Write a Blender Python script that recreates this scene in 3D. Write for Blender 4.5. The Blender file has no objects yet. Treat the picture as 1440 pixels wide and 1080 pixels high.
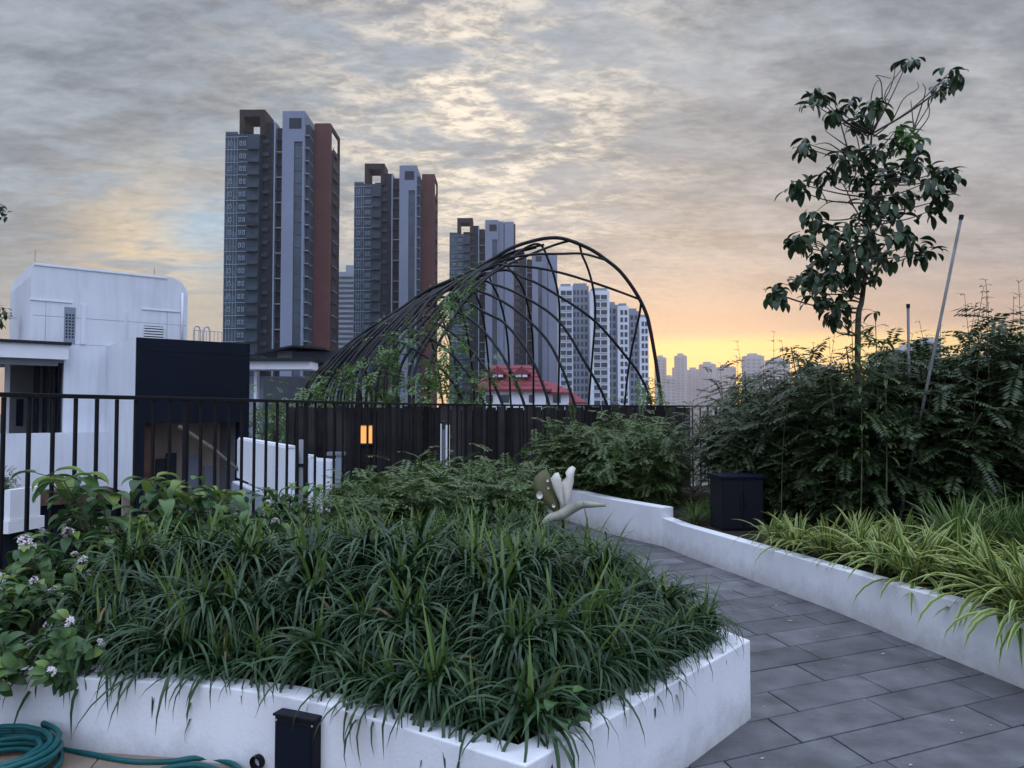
import bpy, math, random
from mathutils import Vector, Matrix
R = math.radians
scene = bpy.context.scene
COL = scene.collection
rnd = random.Random(7)
V = Vector
# ------------------------------------------------------------------ camera
EYE = 1.5; PITCH = math.atan(40/1080)
cp, sp = math.cos(PITCH), math.sin(PITCH)
cam_d = bpy.data.cameras.new('camera'); cam = bpy.data.objects.new('camera', cam_d); COL.objects.link(cam)
cam.location = (0, 0, EYE); cam.rotation_euler = (math.pi/2 + PITCH, 0, 0)
cam_d.sensor_width = 36; cam_d.lens = 27; cam_d.clip_start = .05; cam_d.clip_end = 20000
scene.camera = cam
def ray(px, py):
    x = (px-720)/1080; y = -(py-540)/1080
    return V((x, cp - y*sp, sp + y*cp))
def at(px, py, Y):
    d = ray(px, py); return V((0, 0, EYE)) + d*(Y/d.y)
def gr(px, py, z):
    d = ray(px, py); return V((0, 0, EYE)) + d*((z-EYE)/d.z)
# ------------------------------------------------------------------ materials
def new_mat(name):
    m = bpy.data.materials.new(name); m.use_nodes = True
    nt = m.node_tree; b = nt.nodes['Principled BSDF']; return m, nt, b
def nd(nt, t, **k):
    n = nt.nodes.new(t)
    for a, v in k.items(): setattr(n, a, v)
    return n
def mat(name, c, rough=.8, var=.15, scale=3., bump=0., bscale=40., metal=0., stain=0., spec=.25, island=0.):
    m, nt, b = new_mat(name); L = nt.links.new
    b.inputs['Roughness'].default_value = rough; b.inputs['Metallic'].default_value = metal
    b.inputs['Specular IOR Level'].default_value = spec
    tc = nd(nt, 'ShaderNodeTexCoord')
    n = nd(nt, 'ShaderNodeTexNoise'); n.inputs['Scale'].default_value = scale; n.inputs['Detail'].default_value = 6
    L(tc.outputs['Object'], n.inputs['Vector'])
    r = nd(nt, 'ShaderNodeValToRGB')
    r.color_ramp.elements[0].position = .3; r.color_ramp.elements[1].position = .7
    r.color_ramp.elements[0].color = (*[x*(1-var) for x in c], 1); r.color_ramp.elements[1].color = (*[min(1, x*(1+var)) for x in c], 1)
    L(n.outputs['Fac'], r.inputs['Fac']); out = r.outputs['Color']
    if stain:
        mp = nd(nt, 'ShaderNodeMapping'); mp.inputs['Scale'].default_value = (5, 5, .5)
        L(tc.outputs['Object'], mp.inputs['Vector'])
        n2 = nd(nt, 'ShaderNodeTexNoise'); n2.inputs['Scale'].default_value = 1.3; n2.inputs['Detail'].default_value = 7; n2.inputs['Roughness'].default_value = .65
        L(mp.outputs['Vector'], n2.inputs['Vector'])
        r2 = nd(nt, 'ShaderNodeValToRGB'); r2.color_ramp.elements[0].position = .45; r2.color_ramp.elements[1].position = .75
        r2.color_ramp.elements[0].color = (0, 0, 0, 1); r2.color_ramp.elements[1].color = (stain, stain, stain, 1)
        L(n2.outputs['Fac'], r2.inputs['Fac'])
        mx = nd(nt, 'ShaderNodeMix', data_type='RGBA', blend_type='MIX')
        L(r2.outputs['Color'], mx.inputs['Factor']); L(out, mx.inputs['A']); mx.inputs['B'].default_value = (c[0]*.45, c[1]*.42, c[2]*.38, 1)
        out = mx.outputs['Result']
    if island:
        g = nd(nt, 'ShaderNodeNewGeometry'); hs = nd(nt, 'ShaderNodeHueSaturation')
        mr = nd(nt, 'ShaderNodeMapRange'); mr.inputs['To Min'].default_value = 1-island; mr.inputs['To Max'].default_value = 1+island
        L(g.outputs['Random Per Island'], mr.inputs['Value']); L(mr.outputs['Result'], hs.inputs['Value'])
        L(out, hs.inputs['Color']); out = hs.outputs['Color']
    L(out, b.inputs['Base Color'])
    if bump:
        n3 = nd(nt, 'ShaderNodeTexNoise'); n3.inputs['Scale'].default_value = bscale; n3.inputs['Detail'].default_value = 5
        L(tc.outputs['Object'], n3.inputs['Vector'])
        bp = nd(nt, 'ShaderNodeBump'); bp.inputs['Strength'].default_value = bump; bp.inputs['Distance'].default_value = .02
        L(n3.outputs['Fac'], bp.inputs['Height']); L(bp.outputs['Normal'], b.inputs['Normal'])
    return m
def add_splash(m, top, c, amt):
    """soil splash and drips low on a wall (object z)"""
    nt = m.node_tree; L = nt.links.new; b = nt.nodes['Principled BSDF']; src = b.inputs['Base Color'].links[0].from_socket
    tc = nd(nt, 'ShaderNodeTexCoord'); sp_ = nd(nt, 'ShaderNodeSeparateXYZ'); L(tc.outputs['Object'], sp_.inputs[0])
    n = nd(nt, 'ShaderNodeTexNoise'); n.inputs['Scale'].default_value = 7; n.inputs['Detail'].default_value = 8; n.inputs['Roughness'].default_value = .7; L(tc.outputs['Object'], n.inputs['Vector'])
    a = nd(nt, 'ShaderNodeMapRange'); L(sp_.outputs[2], a.inputs['Value']); a.inputs['From Min'].default_value = 0; a.inputs['From Max'].default_value = top; a.inputs['To Min'].default_value = .62; a.inputs['To Max'].default_value = .0
    ad = nd(nt, 'ShaderNodeMath', operation='ADD'); L(a.outputs[0], ad.inputs[0]); L(n.outputs['Fac'], ad.inputs[1])
    r = nd(nt, 'ShaderNodeMapRange'); L(ad.outputs[0], r.inputs['Value']); r.inputs['From Min'].default_value = .62; r.inputs['From Max'].default_value = 1.25; r.inputs['To Max'].default_value = amt
    mx = nd(nt, 'ShaderNodeMix', data_type='RGBA'); L(r.outputs[0], mx.inputs['Factor']); L(src, mx.inputs['A']); mx.inputs['B'].default_value = (*c, 1); L(mx.outputs['Result'], b.inputs['Base Color'])
def leaf_mat(name, c0, c1, rough=.45, trans=.25, edge=None, spec=.4):
    """colour differs leaf by leaf (random per island); edge = colour of a variegated margin"""
    m, nt, b = new_mat(name); L = nt.links.new
    b.inputs['Roughness'].default_value = rough; b.inputs['Specular IOR Level'].default_value = spec
    g = nd(nt, 'ShaderNodeNewGeometry'); r = nd(nt, 'ShaderNodeValToRGB')
    r.color_ramp.elements[0].color = (*c0, 1); r.color_ramp.elements[1].color = (*c1, 1)
    L(g.outputs['Random Per Island'], r.inputs['Fac']); out = r.outputs['Color']
    if edge:
        a = nd(nt, 'ShaderNodeAttribute'); a.attribute_name = 'edge'
        rr = nd(nt, 'ShaderNodeValToRGB'); rr.color_ramp.elements[0].position = .42; rr.color_ramp.elements[1].position = .85
        L(a.outputs['Fac'], rr.inputs['Fac'])
        mx = nd(nt, 'ShaderNodeMix', data_type='RGBA'); L(rr.outputs['Color'], mx.inputs['Factor'])
        L(out, mx.inputs['A']); mx.inputs['B'].default_value = (*edge, 1); out = mx.outputs['Result']
    L(out, b.inputs['Base Color'])
    t = nd(nt, 'ShaderNodeBsdfTranslucent'); L(out, t.inputs['Color'])
    ms = nd(nt, 'ShaderNodeMixShader'); ms.inputs['Fac'].default_value = trans
    L(b.outputs['BSDF'], ms.inputs[1]); L(t.outputs['BSDF'], ms.inputs[2])
    L(ms.outputs['Shader'], nt.nodes['Material Output'].inputs['Surface'])
    return m
M = dict(
    white=mat('white_render', (.74, .745, .77), .8, .06, 1.5, .12, 60, stain=.10),
    whitefar=mat('white_wall', (.70, .72, .77), .8, .07, .6, .1, 20, stain=.22),
    whitetrim=mat('white_trim', (.74, .75, .78), .7, .04),
    slate=mat('slate_tile', (.100, .100, .107), .55, .42, 4., .3, 70, island=.28, stain=.55, spec=.5),
    grout=mat('dark_grout', (.012, .012, .013), .95, .3, 20),
    buff=mat('buff_tile', (.30, .235, .18), .7, .2, 6, .2, 60, island=.15),
    soil=mat('soil', (.025, .018, .012), 1, .5, 20, .8, 30),
    deck=mat('roof_screed', (.12, .12, .12), .9, .2, 4),
    black=mat('black_paint', (.007, .008, .012), .55, .2, 8, .05, spec=.15),
    navy=mat('black_cladding', (.006, .009, .018), .55, .15, .8, spec=.1),
    steel=mat('dark_steel', (.008, .0085, .011), .5, .2, 6, .05, 30, spec=.2),
    timber=mat('dark_timber', (.024, .020, .021), .85, .5, 2., .3, 25, island=.6, spec=.1),
    brownwood=mat('brown_wood', (.10, .052, .036), .7, .3, 3, .2, 20),
    beige=mat('beige_wall', (.42, .33, .27), .85, .15, 1.2, .1, 20),
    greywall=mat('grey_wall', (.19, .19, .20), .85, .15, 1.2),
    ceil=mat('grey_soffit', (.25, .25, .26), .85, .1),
    glassd=mat('dark_glass', (.03, .045, .06), .15, .3, .3, spec=.8),
    metal=mat('pale_metal', (.5, .5, .52), .4, .1, 6, metal=.6),
    pole=mat('weathered_pole', (.17, .165, .165), .6, .25, 9, .1, 30),
    bark=mat('bark', (.09, .075, .06), .9, .35, 14, .5, 50),
    twig=mat('green_stem', (.07, .08, .04), .8, .3, 14),
    towerblue=mat('tower_cladding', (.034, .056, .080), .6, .2, .15),
    towerglass=mat('tower_glass', (.035, .058, .085), .25, .4, .2, spec=.5),
    towerdark=mat('tower_recess', (.018, .024, .038), .6, .25, .2),
    towerwhite=mat('tower_white', (.22, .25, .33), .8, .08, .12, stain=.2),
    towerline=mat('tower_trim', (.27, .33, .40), .7, .1),
    towerbrown=mat('tower_brown', (.032, .022, .023), .8, .15, .2),
    towerred=mat('tower_brick', (.115, .047, .044), .85, .12, .3),
    hdb=mat('block_white', (.72, .74, .80), .8, .08, .1, stain=.15),
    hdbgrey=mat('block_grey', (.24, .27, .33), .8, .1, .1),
    roofred=mat('red_tile', (.20, .045, .055), .75, .2, 3, .3, 12),
    roofdark=mat('dark_roof', (.018, .02, .026), .7, .2, 2, spec=.2),
    far=mat('far_block', (.50, .47, .48), .9, .1, .02),
    farwin=mat('far_window', (.30, .27, .28), .6, .2, .02),
    ground=mat('city_ground', (.07, .075, .06), .95, .4, .02),
    hose=mat('teal_hose', (.009, .088, .092), .35, .2, 12),
    leafdark=leaf_mat('grass_leaf', (.008, .029, .009), (.034, .080, .024), .42, .12, spec=.4),
    leafdry=leaf_mat('dry_grass_leaf', (.16, .11, .05), (.24, .18, .09), .7, .15),
    leaflight=leaf_mat('young_grass_leaf', (.060, .115, .022), (.120, .185, .040), .45, .25),
    leafvar=leaf_mat('variegated_leaf', (.055, .12, .03), (.10, .18, .045), .45, .22, edge=(.44, .46, .13)),
    leaftree=leaf_mat('tree_leaf', (.013, .032, .013), (.042, .078, .026), .38, .15),
    leaftreeyoung=leaf_mat('young_tree_leaf', (.07, .15, .04), (.10, .20, .05), .4, .3),
    leafshrub=leaf_mat('shrub_leaf', (.018, .036, .013), (.064, .096, .032), .5, .2),
    leafshrub2=leaf_mat('low_shrub_leaf', (.040, .076, .020), (.110, .160, .046), .5, .22),
    leafbroad=leaf_mat('broad_leaf', (.035, .085, .03), (.10, .19, .05), .4, .25),
    leafbroadyoung=leaf_mat('young_broad_leaf', (.16, .24, .05), (.22, .30, .07), .4, .35),
    leafvine=leaf_mat('vine_leaf', (.055, .12, .030), (.14, .23, .06), .45, .3),
    petal=leaf_mat('pale_pink_petal', (.78, .66, .70), (.88, .82, .84), .6, .3),
    calyx=leaf_mat('maroon_calyx', (.10, .03, .05), (.18, .06, .08), .6, .2),
    ivory=mat('ivory_resin', (.62, .58, .50), .5, .1, 8, .1, 30),
    resin=mat('pale_olive_resin', (.30, .29, .23), .5, .3, 9, .1, 30),  # the sculpture body's own duller, more olive resin tone
    olive=mat('olive_resin', (.085, .08, .035), .5, .2, 10, .1, 30),
)
def emis(name, c, s):
    m, nt, b = new_mat(name); b.inputs['Base Color'].default_value = (*c, 1)
    b.inputs['Emission Color'].default_value = (*c, 1); b.inputs['Emission Strength'].default_value = s
    tc = nd(nt, 'ShaderNodeTexCoord'); n = nd(nt, 'ShaderNodeTexNoise'); n.inputs['Scale'].default_value = 6
    r = nd(nt, 'ShaderNodeValToRGB'); r.color_ramp.elements[0].color = (*[x*.5 for x in c], 1); r.color_ramp.elements[1].color = (*c, 1)
    nt.links.new(tc.outputs['Object'], n.inputs['Vector']); nt.links.new(n.outputs['Fac'], r.inputs['Fac']); nt.links.new(r.outputs['Color'], b.inputs['Emission Color'])
    return m
add_splash(M['white'], .22, (.25, .215, .17), .6)
M['lamp'] = emis('lit_pane', (1., .42, .10), .9)
# ------------------------------------------------------------------ mesh builder
class MB:
    def __init__(s): s.v = []; s.f = []; s.m = []; s.e = None
    def add(s, vs, fs, mi=0):
        o = len(s.v); s.v += [tuple(p) for p in vs]
        for f in fs: s.f.append(tuple(i+o for i in f)); s.m.append(mi)
    def box(s, x0, x1, y0, y1, z0, z1, mi=0):
        s.add([(x0,y0,z0),(x1,y0,z0),(x1,y1,z0),(x0,y1,z0),(x0,y0,z1),(x1,y0,z1),(x1,y1,z1),(x0,y1,z1)],
              [(3,2,1,0),(4,5,6,7),(0,1,5,4),(1,2,6,5),(2,3,7,6),(3,0,4,7)], mi); return s
    def prism(s, poly, z0, z1, mi=0):
        n = len(poly); zz = z1 if isinstance(z1, (list, tuple)) else [z1]*n
        a = sum(poly[i][0]*poly[(i+1) % n][1]-poly[(i+1) % n][0]*poly[i][1] for i in range(n))
        if a < 0: poly = poly[::-1]; zz = zz[::-1]
        s.add([(p[0], p[1], z0) for p in poly]+[(p[0], p[1], z) for p, z in zip(poly, zz)],
              [tuple(range(n-1, -1, -1)), tuple(range(n, 2*n))]+[(i, (i+1) % n, n+(i+1) % n, n+i) for i in range(n)], mi); return s
    def tube(s, pts, r, n=8, mi=0, cap=True):
        pts = [V(p) for p in pts]; k = len(pts); o = len(s.v)
        rs = r if isinstance(r, (list, tuple)) else [r]*k
        prev = None
        for i, p in enumerate(pts):
            t = (pts[min(i+1, k-1)]-pts[max(i-1, 0)]).normalized()
            if prev is None:
                a = V((0, 0, 1)) if abs(t.z) < .9 else V((1, 0, 0)); x = t.cross(a).normalized()
            else: x = (prev - t*prev.dot(t)).normalized()
            prev = x; y = t.cross(x)
            for j in range(n):
                q = 2*math.pi*j/n; s.v.append(tuple(p + (x*math.cos(q)+y*math.sin(q))*rs[i]))
        for i in range(k-1):
            for j in range(n):
                s.f.append((o+i*n+j, o+i*n+(j+1) % n, o+(i+1)*n+(j+1) % n, o+(i+1)*n+j)); s.m.append(mi)
        if cap:
            s.f.append(tuple(o+j for j in range(n-1, -1, -1))); s.m.append(mi)
            s.f.append(tuple(o+(k-1)*n+j for j in range(n))); s.m.append(mi)
        return s
    def wall(s, line, th, z0, z1, mi=0):
        """closed slab along a polyline, thickness to the left of it"""
        L2 = []; n = len(line)
        for i in range(n):
            a = V(line[max(i-1, 0)][:2]).to_3d(); b = V(line[min(i+1, n-1)][:2]).to_3d()
            d = (b-a).normalized(); L2.append((line[i][0]-d.y*th, line[i][1]+d.x*th))
        zz = z1 if isinstance(z1, (list, tuple)) else [z1]*n
        for i in range(n-1):
            pass
        vs = [];
        for i in range(n):
            vs += [(line[i][0], line[i][1], z0), (line[i][0], line[i][1], zz[i]), (*L2[i], zz[i]), (*L2[i], z0)]
        fs = [(0, 1, 2, 3), (4*n-1, 4*n-2, 4*n-3, 4*n-4)]
        for i in range(n-1):
            for j in range(4): fs.append((4*i+j, 4*i+4+j, 4*i+4+(j+1) % 4, 4*i+(j+1) % 4))
        s.add(vs, fs, mi); return s
    def ribbon(s, base, d, L, W, nseg, droop, fold=.12, prof=None, mi=0, twist=0., edge=False):
        """a folded leaf blade that starts along d and bends down"""
        d = d.normalized(); side = d.cross(V((0, 0, 1)))
        if side.length < .05: side = V((math.cos(twist*9), math.sin(twist*9), 0))
        side.normalize()
        if twist: side = Matrix.Rotation(twist, 3, d) @ side
        p = V(base); o = len(s.v); st = L/nseg
        for i in range(nseg+1):
            t = i/nseg; w = W*.5*(prof(t) if prof else min(1, .55+2*t)*(1-t**3))
            up = side.cross(d)
            s.v += [tuple(p-side*w+up*w*fold*2), tuple(p), tuple(p+side*w+up*w*fold*2)]
            if s.e is not None: s.e += [1., 0., 1.]
            h = V((d.x, d.y, 0)); hl = h.length
            ang = math.atan2(d.z, hl) - droop/nseg*(0.5+t)
            ang = max(ang, -1.45)
            if hl > 1e-4: d = V((h.x/hl*math.cos(ang), h.y/hl*math.cos(ang), math.sin(ang)))
            p = p + d*st
        for i in range(nseg):
            a = o+3*i; s.f += [(a, a+1, a+4, a+3), (a+1, a+2, a+5, a+4)]; s.m += [mi, mi]
    def build(s, name, mats, parent=None, smooth=False, bevel=0., loc=None):
        me = bpy.data.meshes.new(name); me.from_pydata(s.v, [], s.f)
        ml = mats if isinstance(mats, (list, tuple)) else [mats]
        for m in ml: me.materials.append(M[m] if isinstance(m, str) else m)
        if len(ml) > 1: me.polygons.foreach_set('material_index', s.m)
        if smooth: me.polygons.foreach_set('use_smooth', [True]*len(s.f))
        if s.e is not None and len(s.e) == len(s.v):
            a = me.attributes.new('edge', 'FLOAT', 'POINT'); a.data.foreach_set('value', s.e)
        me.update()
        o = bpy.data.objects.new(name, me); COL.objects.link(o)
        if parent: o.parent = parent
        if loc is not None: o.location = loc
        if bevel:
            b = o.modifiers.new('bevel', 'BEVEL'); b.width = bevel; b.segments = 2; b.limit_method = 'ANGLE'
        return o
def tag(o, label, cat, group=None, kind=None):
    if label: o['label'] = label
    if cat: o['category'] = cat
    if group: o['group'] = group
    if kind: o['kind'] = kind
    return o
def empty(name, loc, rz=0., label=None, cat=None, group=None):
    o = bpy.data.objects.new(name, None); COL.objects.link(o); o.location = loc; o.rotation_euler = (0, 0, rz)
    o.empty_display_size = .1
    return tag(o, label, cat, group)
KIDS = {}
def copy_tree(o, parent=None):
    c = o.copy(); COL.objects.link(c); c.parent = parent
    for ch in list(o.children): copy_tree(ch, c)
    return c
def spline(pts, n=6):
    """Catmull-Rom through pts"""
    pts = [V(p) for p in pts]; P = [pts[0]*2-pts[1]]+pts+[pts[-1]*2-pts[-2]]; out = []
    for i in range(1, len(P)-2):
        for k in range(n):
            t = k/n; a, b, c, d = P[i-1], P[i], P[i+1], P[i+2]
            out.append(.5*((2*b)+(c-a)*t+(2*a-5*b+4*c-d)*t*t+(3*b-a-3*c+d)*t**3))
    out.append(pts[-1]); return out
def struct(o): o['kind'] = 'structure'; return o
def sdir(rn, e0, e1):
    a = rn.uniform(0, 2*math.pi); e = rn.uniform(e0, e1)
    return V((math.cos(a)*math.cos(e), math.sin(a)*math.cos(e), math.sin(e)))
OVAL = lambda t: max(.04, math.sin(math.pi*min(1, t*.96+.03))**.75)
OVATE = lambda t: max(.03, math.sin(math.pi*(t**.72)*.985+.03)**.85)
# ------------------------------------------------------------------ ground, deck, path
GZ = -16
gm = MB(); gm.add([(-9000, -9000, GZ), (9000, -9000, GZ), (9000, 9000, GZ), (-9000, 9000, GZ)], [(0, 1, 2, 3)]); struct(gm.build('city_ground', 'ground'))
FENCE = [(-3.55, 3.0), (-2.87, 5.0), (-2.16, 7.07), (-1.98, 7.7), (-1.12, 10.0), (.32, 11.7), (3.45, 13.2), (6.5, 14.4)]
dk = MB().prism([(-3.62, 3.0), (-2.94, 5.0), (-2.23, 7.07), (-2.05, 7.7), (-1.2, 10.06), (.27, 11.78), (3.42, 13.28), (6.5, 14.5), (14, 14.5), (14, -3), (-3.62, -3)], -1.2, -.03)
struct(dk.build('roof_deck', 'deck'))
# slate path: rows of slabs of uneven length over dark grout
pg = MB().prism([(-.5, 1.2), (5, 1.2), (5, 13), (-.9, 13)], -.026, -.008); struct(pg.build('path_bed', 'grout'))
row = V((math.cos(R(24)), math.sin(R(24)), 0)); crs = V((-.23, .973, 0))
def slabs(mb, org, row, crs, nrow, h, lens, total, rn, z, jt, ok):
    for j in range(nrow):
        x = -rn.uniform(0, lens[-1]); y = j*h
        while x < total:
            l = rn.choice(lens); c = org+row*(x+l/2)+crs*(y+h/2)
            if ok(c):
                dz = z+rn.uniform(-.0015, .0015); b = .0035
                q = [org+row*(x+jt)+crs*(y+jt), org+row*(x+l-jt)+crs*(y+jt), org+row*(x+l-jt)+crs*(y+h-jt), org+row*(x+jt)+crs*(y+h-jt)]
                cc = sum(q, V())/4
                ins = [p+(cc-p).normalized()*b for p in q]
                mb.add([(p.x, p.y, dz-.02) for p in q]+[(p.x, p.y, dz-b*.6) for p in q]+[(p.x, p.y, dz) for p in ins],
                       [(8, 9, 10, 11)]+[(i, (i+1) % 4, 4+(i+1) % 4, 4+i) for i in range(4)]+[(4+i, 4+(i+1) % 4, 8+(i+1) % 4, 8+i) for i in range(4)])
            x += l
sm = MB(); org = V((1.19, 3.70, 0)) - row*3.2 - crs*.31*8
slabs(sm, org, row, crs, 46, .286, [.62, .66, .92], 8.5, random.Random(3), 0., .0048, lambda c: -.45 < c.x < 4.5 and 1.4 < c.y < 12.6)
struct(sm.build('slate_path', 'slate'))
tf = MB().box(-3.5, -.52, -2, 4.6, -.02, .058); struct(tf.build('terrace_bed', 'grout'))
tm = MB()
slabs(tm, V((-3.5, .6, 0)), V((.985, .17, 0)), V((-.17, .985, 0)), 14, .3, [.6], 4.5, random.Random(5), .075, .003, lambda c: -3.3 < c.x < -.75 and c.y < 4.3)
struct(tm.build('terrace_tiles', 'buff'))
lt_ = MB(); lr = random.Random(8)
for i in range(70):
    y_ = lr.uniform(2.6, 8.5); x_ = lr.uniform(.3, 2.7); sc0 = lr.uniform(.004, .014); a_ = lr.uniform(0, 3.1)
    lt_.add([(x_+math.cos(a_)*sc0*1.6, y_+math.sin(a_)*sc0*1.6, .004), (x_-math.sin(a_)*sc0*.6, y_+math.cos(a_)*sc0*.6, .007), (x_-math.cos(a_)*sc0*1.6, y_-math.sin(a_)*sc0*1.6, .004), (x_+math.sin(a_)*sc0*.6, y_-math.cos(a_)*sc0*.6, .005)], [(0, 1, 2, 3)])
lt_.build('leaf_litter', 'beige')['kind'] = 'stuff'
# ------------------------------------------------------------------ planters
TOP = .38
front = [gr(x, y, TOP) for x, y in ((-70, 938), (0, 945), (130, 954), (250, 961), (330, 969), (400, 979), (450, 989), (500, 1003), (620, 1040), (739, 1077), (1055, 900))]
front = [(p.x, p.y) for p in front]
side_ = [(1.06, 4.08), (.9, 4.6), (.74, 5.3), (.56, 6.1), (.36, 7.0), (.12, 7.9), (-.2, 8.8), (-.6, 9.6), (-1.0, 10.0)]
back = [(-1.12, 9.9), (-1.98, 7.66), (-2.16, 7.03), (-2.87, 4.96), (-3.1, 4.25)]
outline = front+side_+back
def inset(poly, d):
    n = len(poly); out = []
    a = sum(poly[i][0]*poly[(i+1) % n][1]-poly[(i+1) % n][0]*poly[i][1] for i in range(n)); sg = 1 if a > 0 else -1
    for i in range(n):
        p0, p1, p2 = V(poly[i-1]), V(poly[i]), V(poly[(i+1) % n])
        n1 = (p1-p0).normalized(); n2 = (p2-p1).normalized()
        n1 = V((-n1.y, n1.x))*sg; n2 = V((-n2.y, n2.x))*sg
        m_ = (n1+n2).normalized(); k = d/max(.4, m_.dot(n1)); q = p1+m_*k; out.append((q.x, q.y))
    return out
inner = inset(outline, .12)
pl = empty('raised_planter', (front[8][0], front[8][1], 0), 0, 'long white rendered planter bed packed with dark grass tufts in the foreground', 'planter')
off = V((-front[8][0], -front[8][1], 0))
n = len(outline); w = MB()
sh = lambda p: (p[0]+off.x, p[1]+off.y)
w.add([(*sh(p), -.02) for p in outline]+[(*sh(p), TOP) for p in outline]+[(*sh(p), TOP) for p in inner]+[(*sh(p), .1) for p in inner],
      [(i, (i+1) % n, n+(i+1) % n, n+i) for i in range(n)]+[(n+i, n+(i+1) % n, 2*n+(i+1) % n, 2*n+i) for i in range(n)]+[(2*n+i, 2*n+(i+1) % n, 3*n+(i+1) % n, 3*n+i) for i in range(n)])
w.build('wall', 'white', pl, bevel=.006)
ins2 = inset(outline, .10); s_ = MB().prism([sh(p) for p in ins2], .05, .33); s_.build('soil', 'soil', pl)
# right planter
RW = [(3.75, .3), (3.45, 1.4), (3.15, 2.6), (2.97, 3.45), (2.79, 4.19), (2.6, 5.05), (2.425, 5.92), (2.1, 7.1), (1.79, 8.2), (1.68, 8.72)]
RT = [.39, .39, .39, .385, .377, .347, .325, .315, .31, .32]
pr = empty('low_planter', (2.6, 5.05, 0), 0, 'low white planter kerb along the slate path holding yellow striped grass', 'planter')
of2 = lambda L_: [(x-2.6, y-5.05) for x, y in L_]
MB().wall(of2(RW[::-1]), .13, -.02, RT[::-1]).build('wall', 'white', pr, bevel=.006)
soil_poly = [(3.85, .3), (3.55, 1.4), (3.24, 2.6), (3.05, 3.45), (2.87, 4.2), (2.68, 5.05), (2.5, 5.95), (2.18, 7.15), (1.88, 8.2), (1.85, 9.0), (2.0, 11.8), (3.4, 13.0), (12, 13.6), (12, .3)]
MB().prism(of2(soil_poly), -.02, .29).build('soil', 'soil', pr)
FW = [(1.83, 8.75), (1.36, 9.63), (1.1, 10.3), (.86, 11.0), (.45, 11.6)]
fp = empty('garden_wall', (1.83, 8.75, 0), 0, 'short higher white wall end stepping up where the slate path bends away', 'wall')
MB().wall([(x-1.83, y-8.75) for x, y in FW[::-1]], -.17, -.02, .43).build('wall_body', 'white', fp, bevel=.006)
MB().prism([(0.16, .05), (-.3, 1.0), (-.7, 2.25), (.9, 3.5), (.95, 2.6), (.4, .9)], -.01, .30).build('soil', 'soil', fp)
# ------------------------------------------------------------------ fence
RZ = 1.62
fe = empty('railing', (-2.16, 7.07, TOP), 0, 'black vertical bar railing running behind the planting across the roof edge', 'railing')
rel = lambda p: V((p[0]+2.16, p[1]-7.07, p[2]-TOP))
rl = MB(); lo = MB()
rl.wall([rel((x, y, 0))[:2] for x, y in FENCE], .05, RZ-.028-TOP, RZ-TOP); lo.wall([(rel((x, y, 0)).x, rel((x, y, 0)).y+.01) for x, y in FENCE], .025, .06, .085)
rl.build('top_rail', 'steel', fe, bevel=.004); lo.build('bottom_rail', 'steel', fe)
bars = []
for i in range(len(FENCE)-1):
    a, b = V(FENCE[i]), V(FENCE[i+1]); bars.append((a, b))
pos = []; carry = 0.
for a, b in bars:
    L_ = (b-a).length; d = (b-a)/L_; t = carry
    while t < L_: pos.append((a+d*t, d)); t += .167
    carry = t-L_
vis = [(p, d) for p, d in pos if p.y > 3.9]
bm_ = MB(); rest = MB(); post = MB()
def bar_mesh(w_, d):
    b = MB(); nrm = V((-d.y, d.x)); q = [(-d*w_-nrm*w_), (d*w_-nrm*w_), (d*w_+nrm*w_), (-d*w_+nrm*w_)]
    return b.prism([(p.x, p.y) for p in q], 0, RZ-.029-TOP)
k = 0
for i, (p, d) in enumerate(vis):
    nrm = V((-d.y, d.x)); c = rel((p.x+nrm.x*.025, p.y+nrm.y*.025, TOP)); thick = (i % 10 == 3)
    mb = bar_mesh(.017 if thick else .0095, d)
    if i < 99 or thick: mb.build('post' if thick else 'bar', 'steel', fe, loc=(c.x, c.y, c.z-.38 if c.y > 3.2 else c.z))
    else:
        z0 = -.38
        rest.add([(x+c.x, y+c.y, z+z0) for x, y, z in mb.v], mb.f)
for o in fe.children:
    if o.name.startswith(('bar', 'post')) and o.location.z < -.01: o.scale.z = (RZ-.029)/(RZ-.029-TOP)
if rest.v:
    rest.v = [(x, y, -.38 + (z+.38)*(RZ-.029)/(RZ-.029-TOP)) for x, y, z in rest.v]
    o = rest.build('bar', 'steel', fe); o['kind'] = 'stuff'
# ------------------------------------------------------------------ grass tufts
def tuft_mesh(rn, nl, L0, W0, young=.16, droop=1.5, edge=False, e_lo=.5):
    mb = MB()
    if edge: mb.e = []
    for i in range(nl):
        y = (i < nl*young)
        q = i/nl
        a = rn.uniform(0, 2*math.pi); e = (rn.uniform(1.2, 1.5) if y else rn.uniform(e_lo, 1.35))
        d = V((math.cos(a)*math.cos(e), math.sin(a)*math.cos(e), math.sin(e)))
        b = V((rn.gauss(0, .03), rn.gauss(0, .03), rn.uniform(-.03, .04)))
        L_ = L0*rn.uniform(.6, 1.08)*(.8 if y else 1)
        mb.ribbon(b, d, L_, W0*rn.uniform(.85, 1.25), 7, (rn.uniform(.2, .9) if y else droop*rn.uniform(.7, 1.45)), .18, None, 1 if y and not edge else (2 if rn.random() < .015 and not edge else 0), rn.uniform(-.3, .3), edge)
    return mb
def inside(poly, x, y):
    c = False; n = len(poly)
    for i in range(n):
        x0, y0 = poly[i-1]; x1, y1 = poly[i]
        if (y0 > y) != (y1 > y) and x < (x1-x0)*(y-y0)/(y1-y0)+x0: c = not c
    return c
tr = random.Random(21)
protos = [tuft_mesh(tr, 105+10*(i % 3), .345+.02*(i % 4), .0150, young=.05+.02*(i % 3), droop=2.0+.14*(i % 3), e_lo=.1) for i in range(9)]
pm = []
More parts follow.
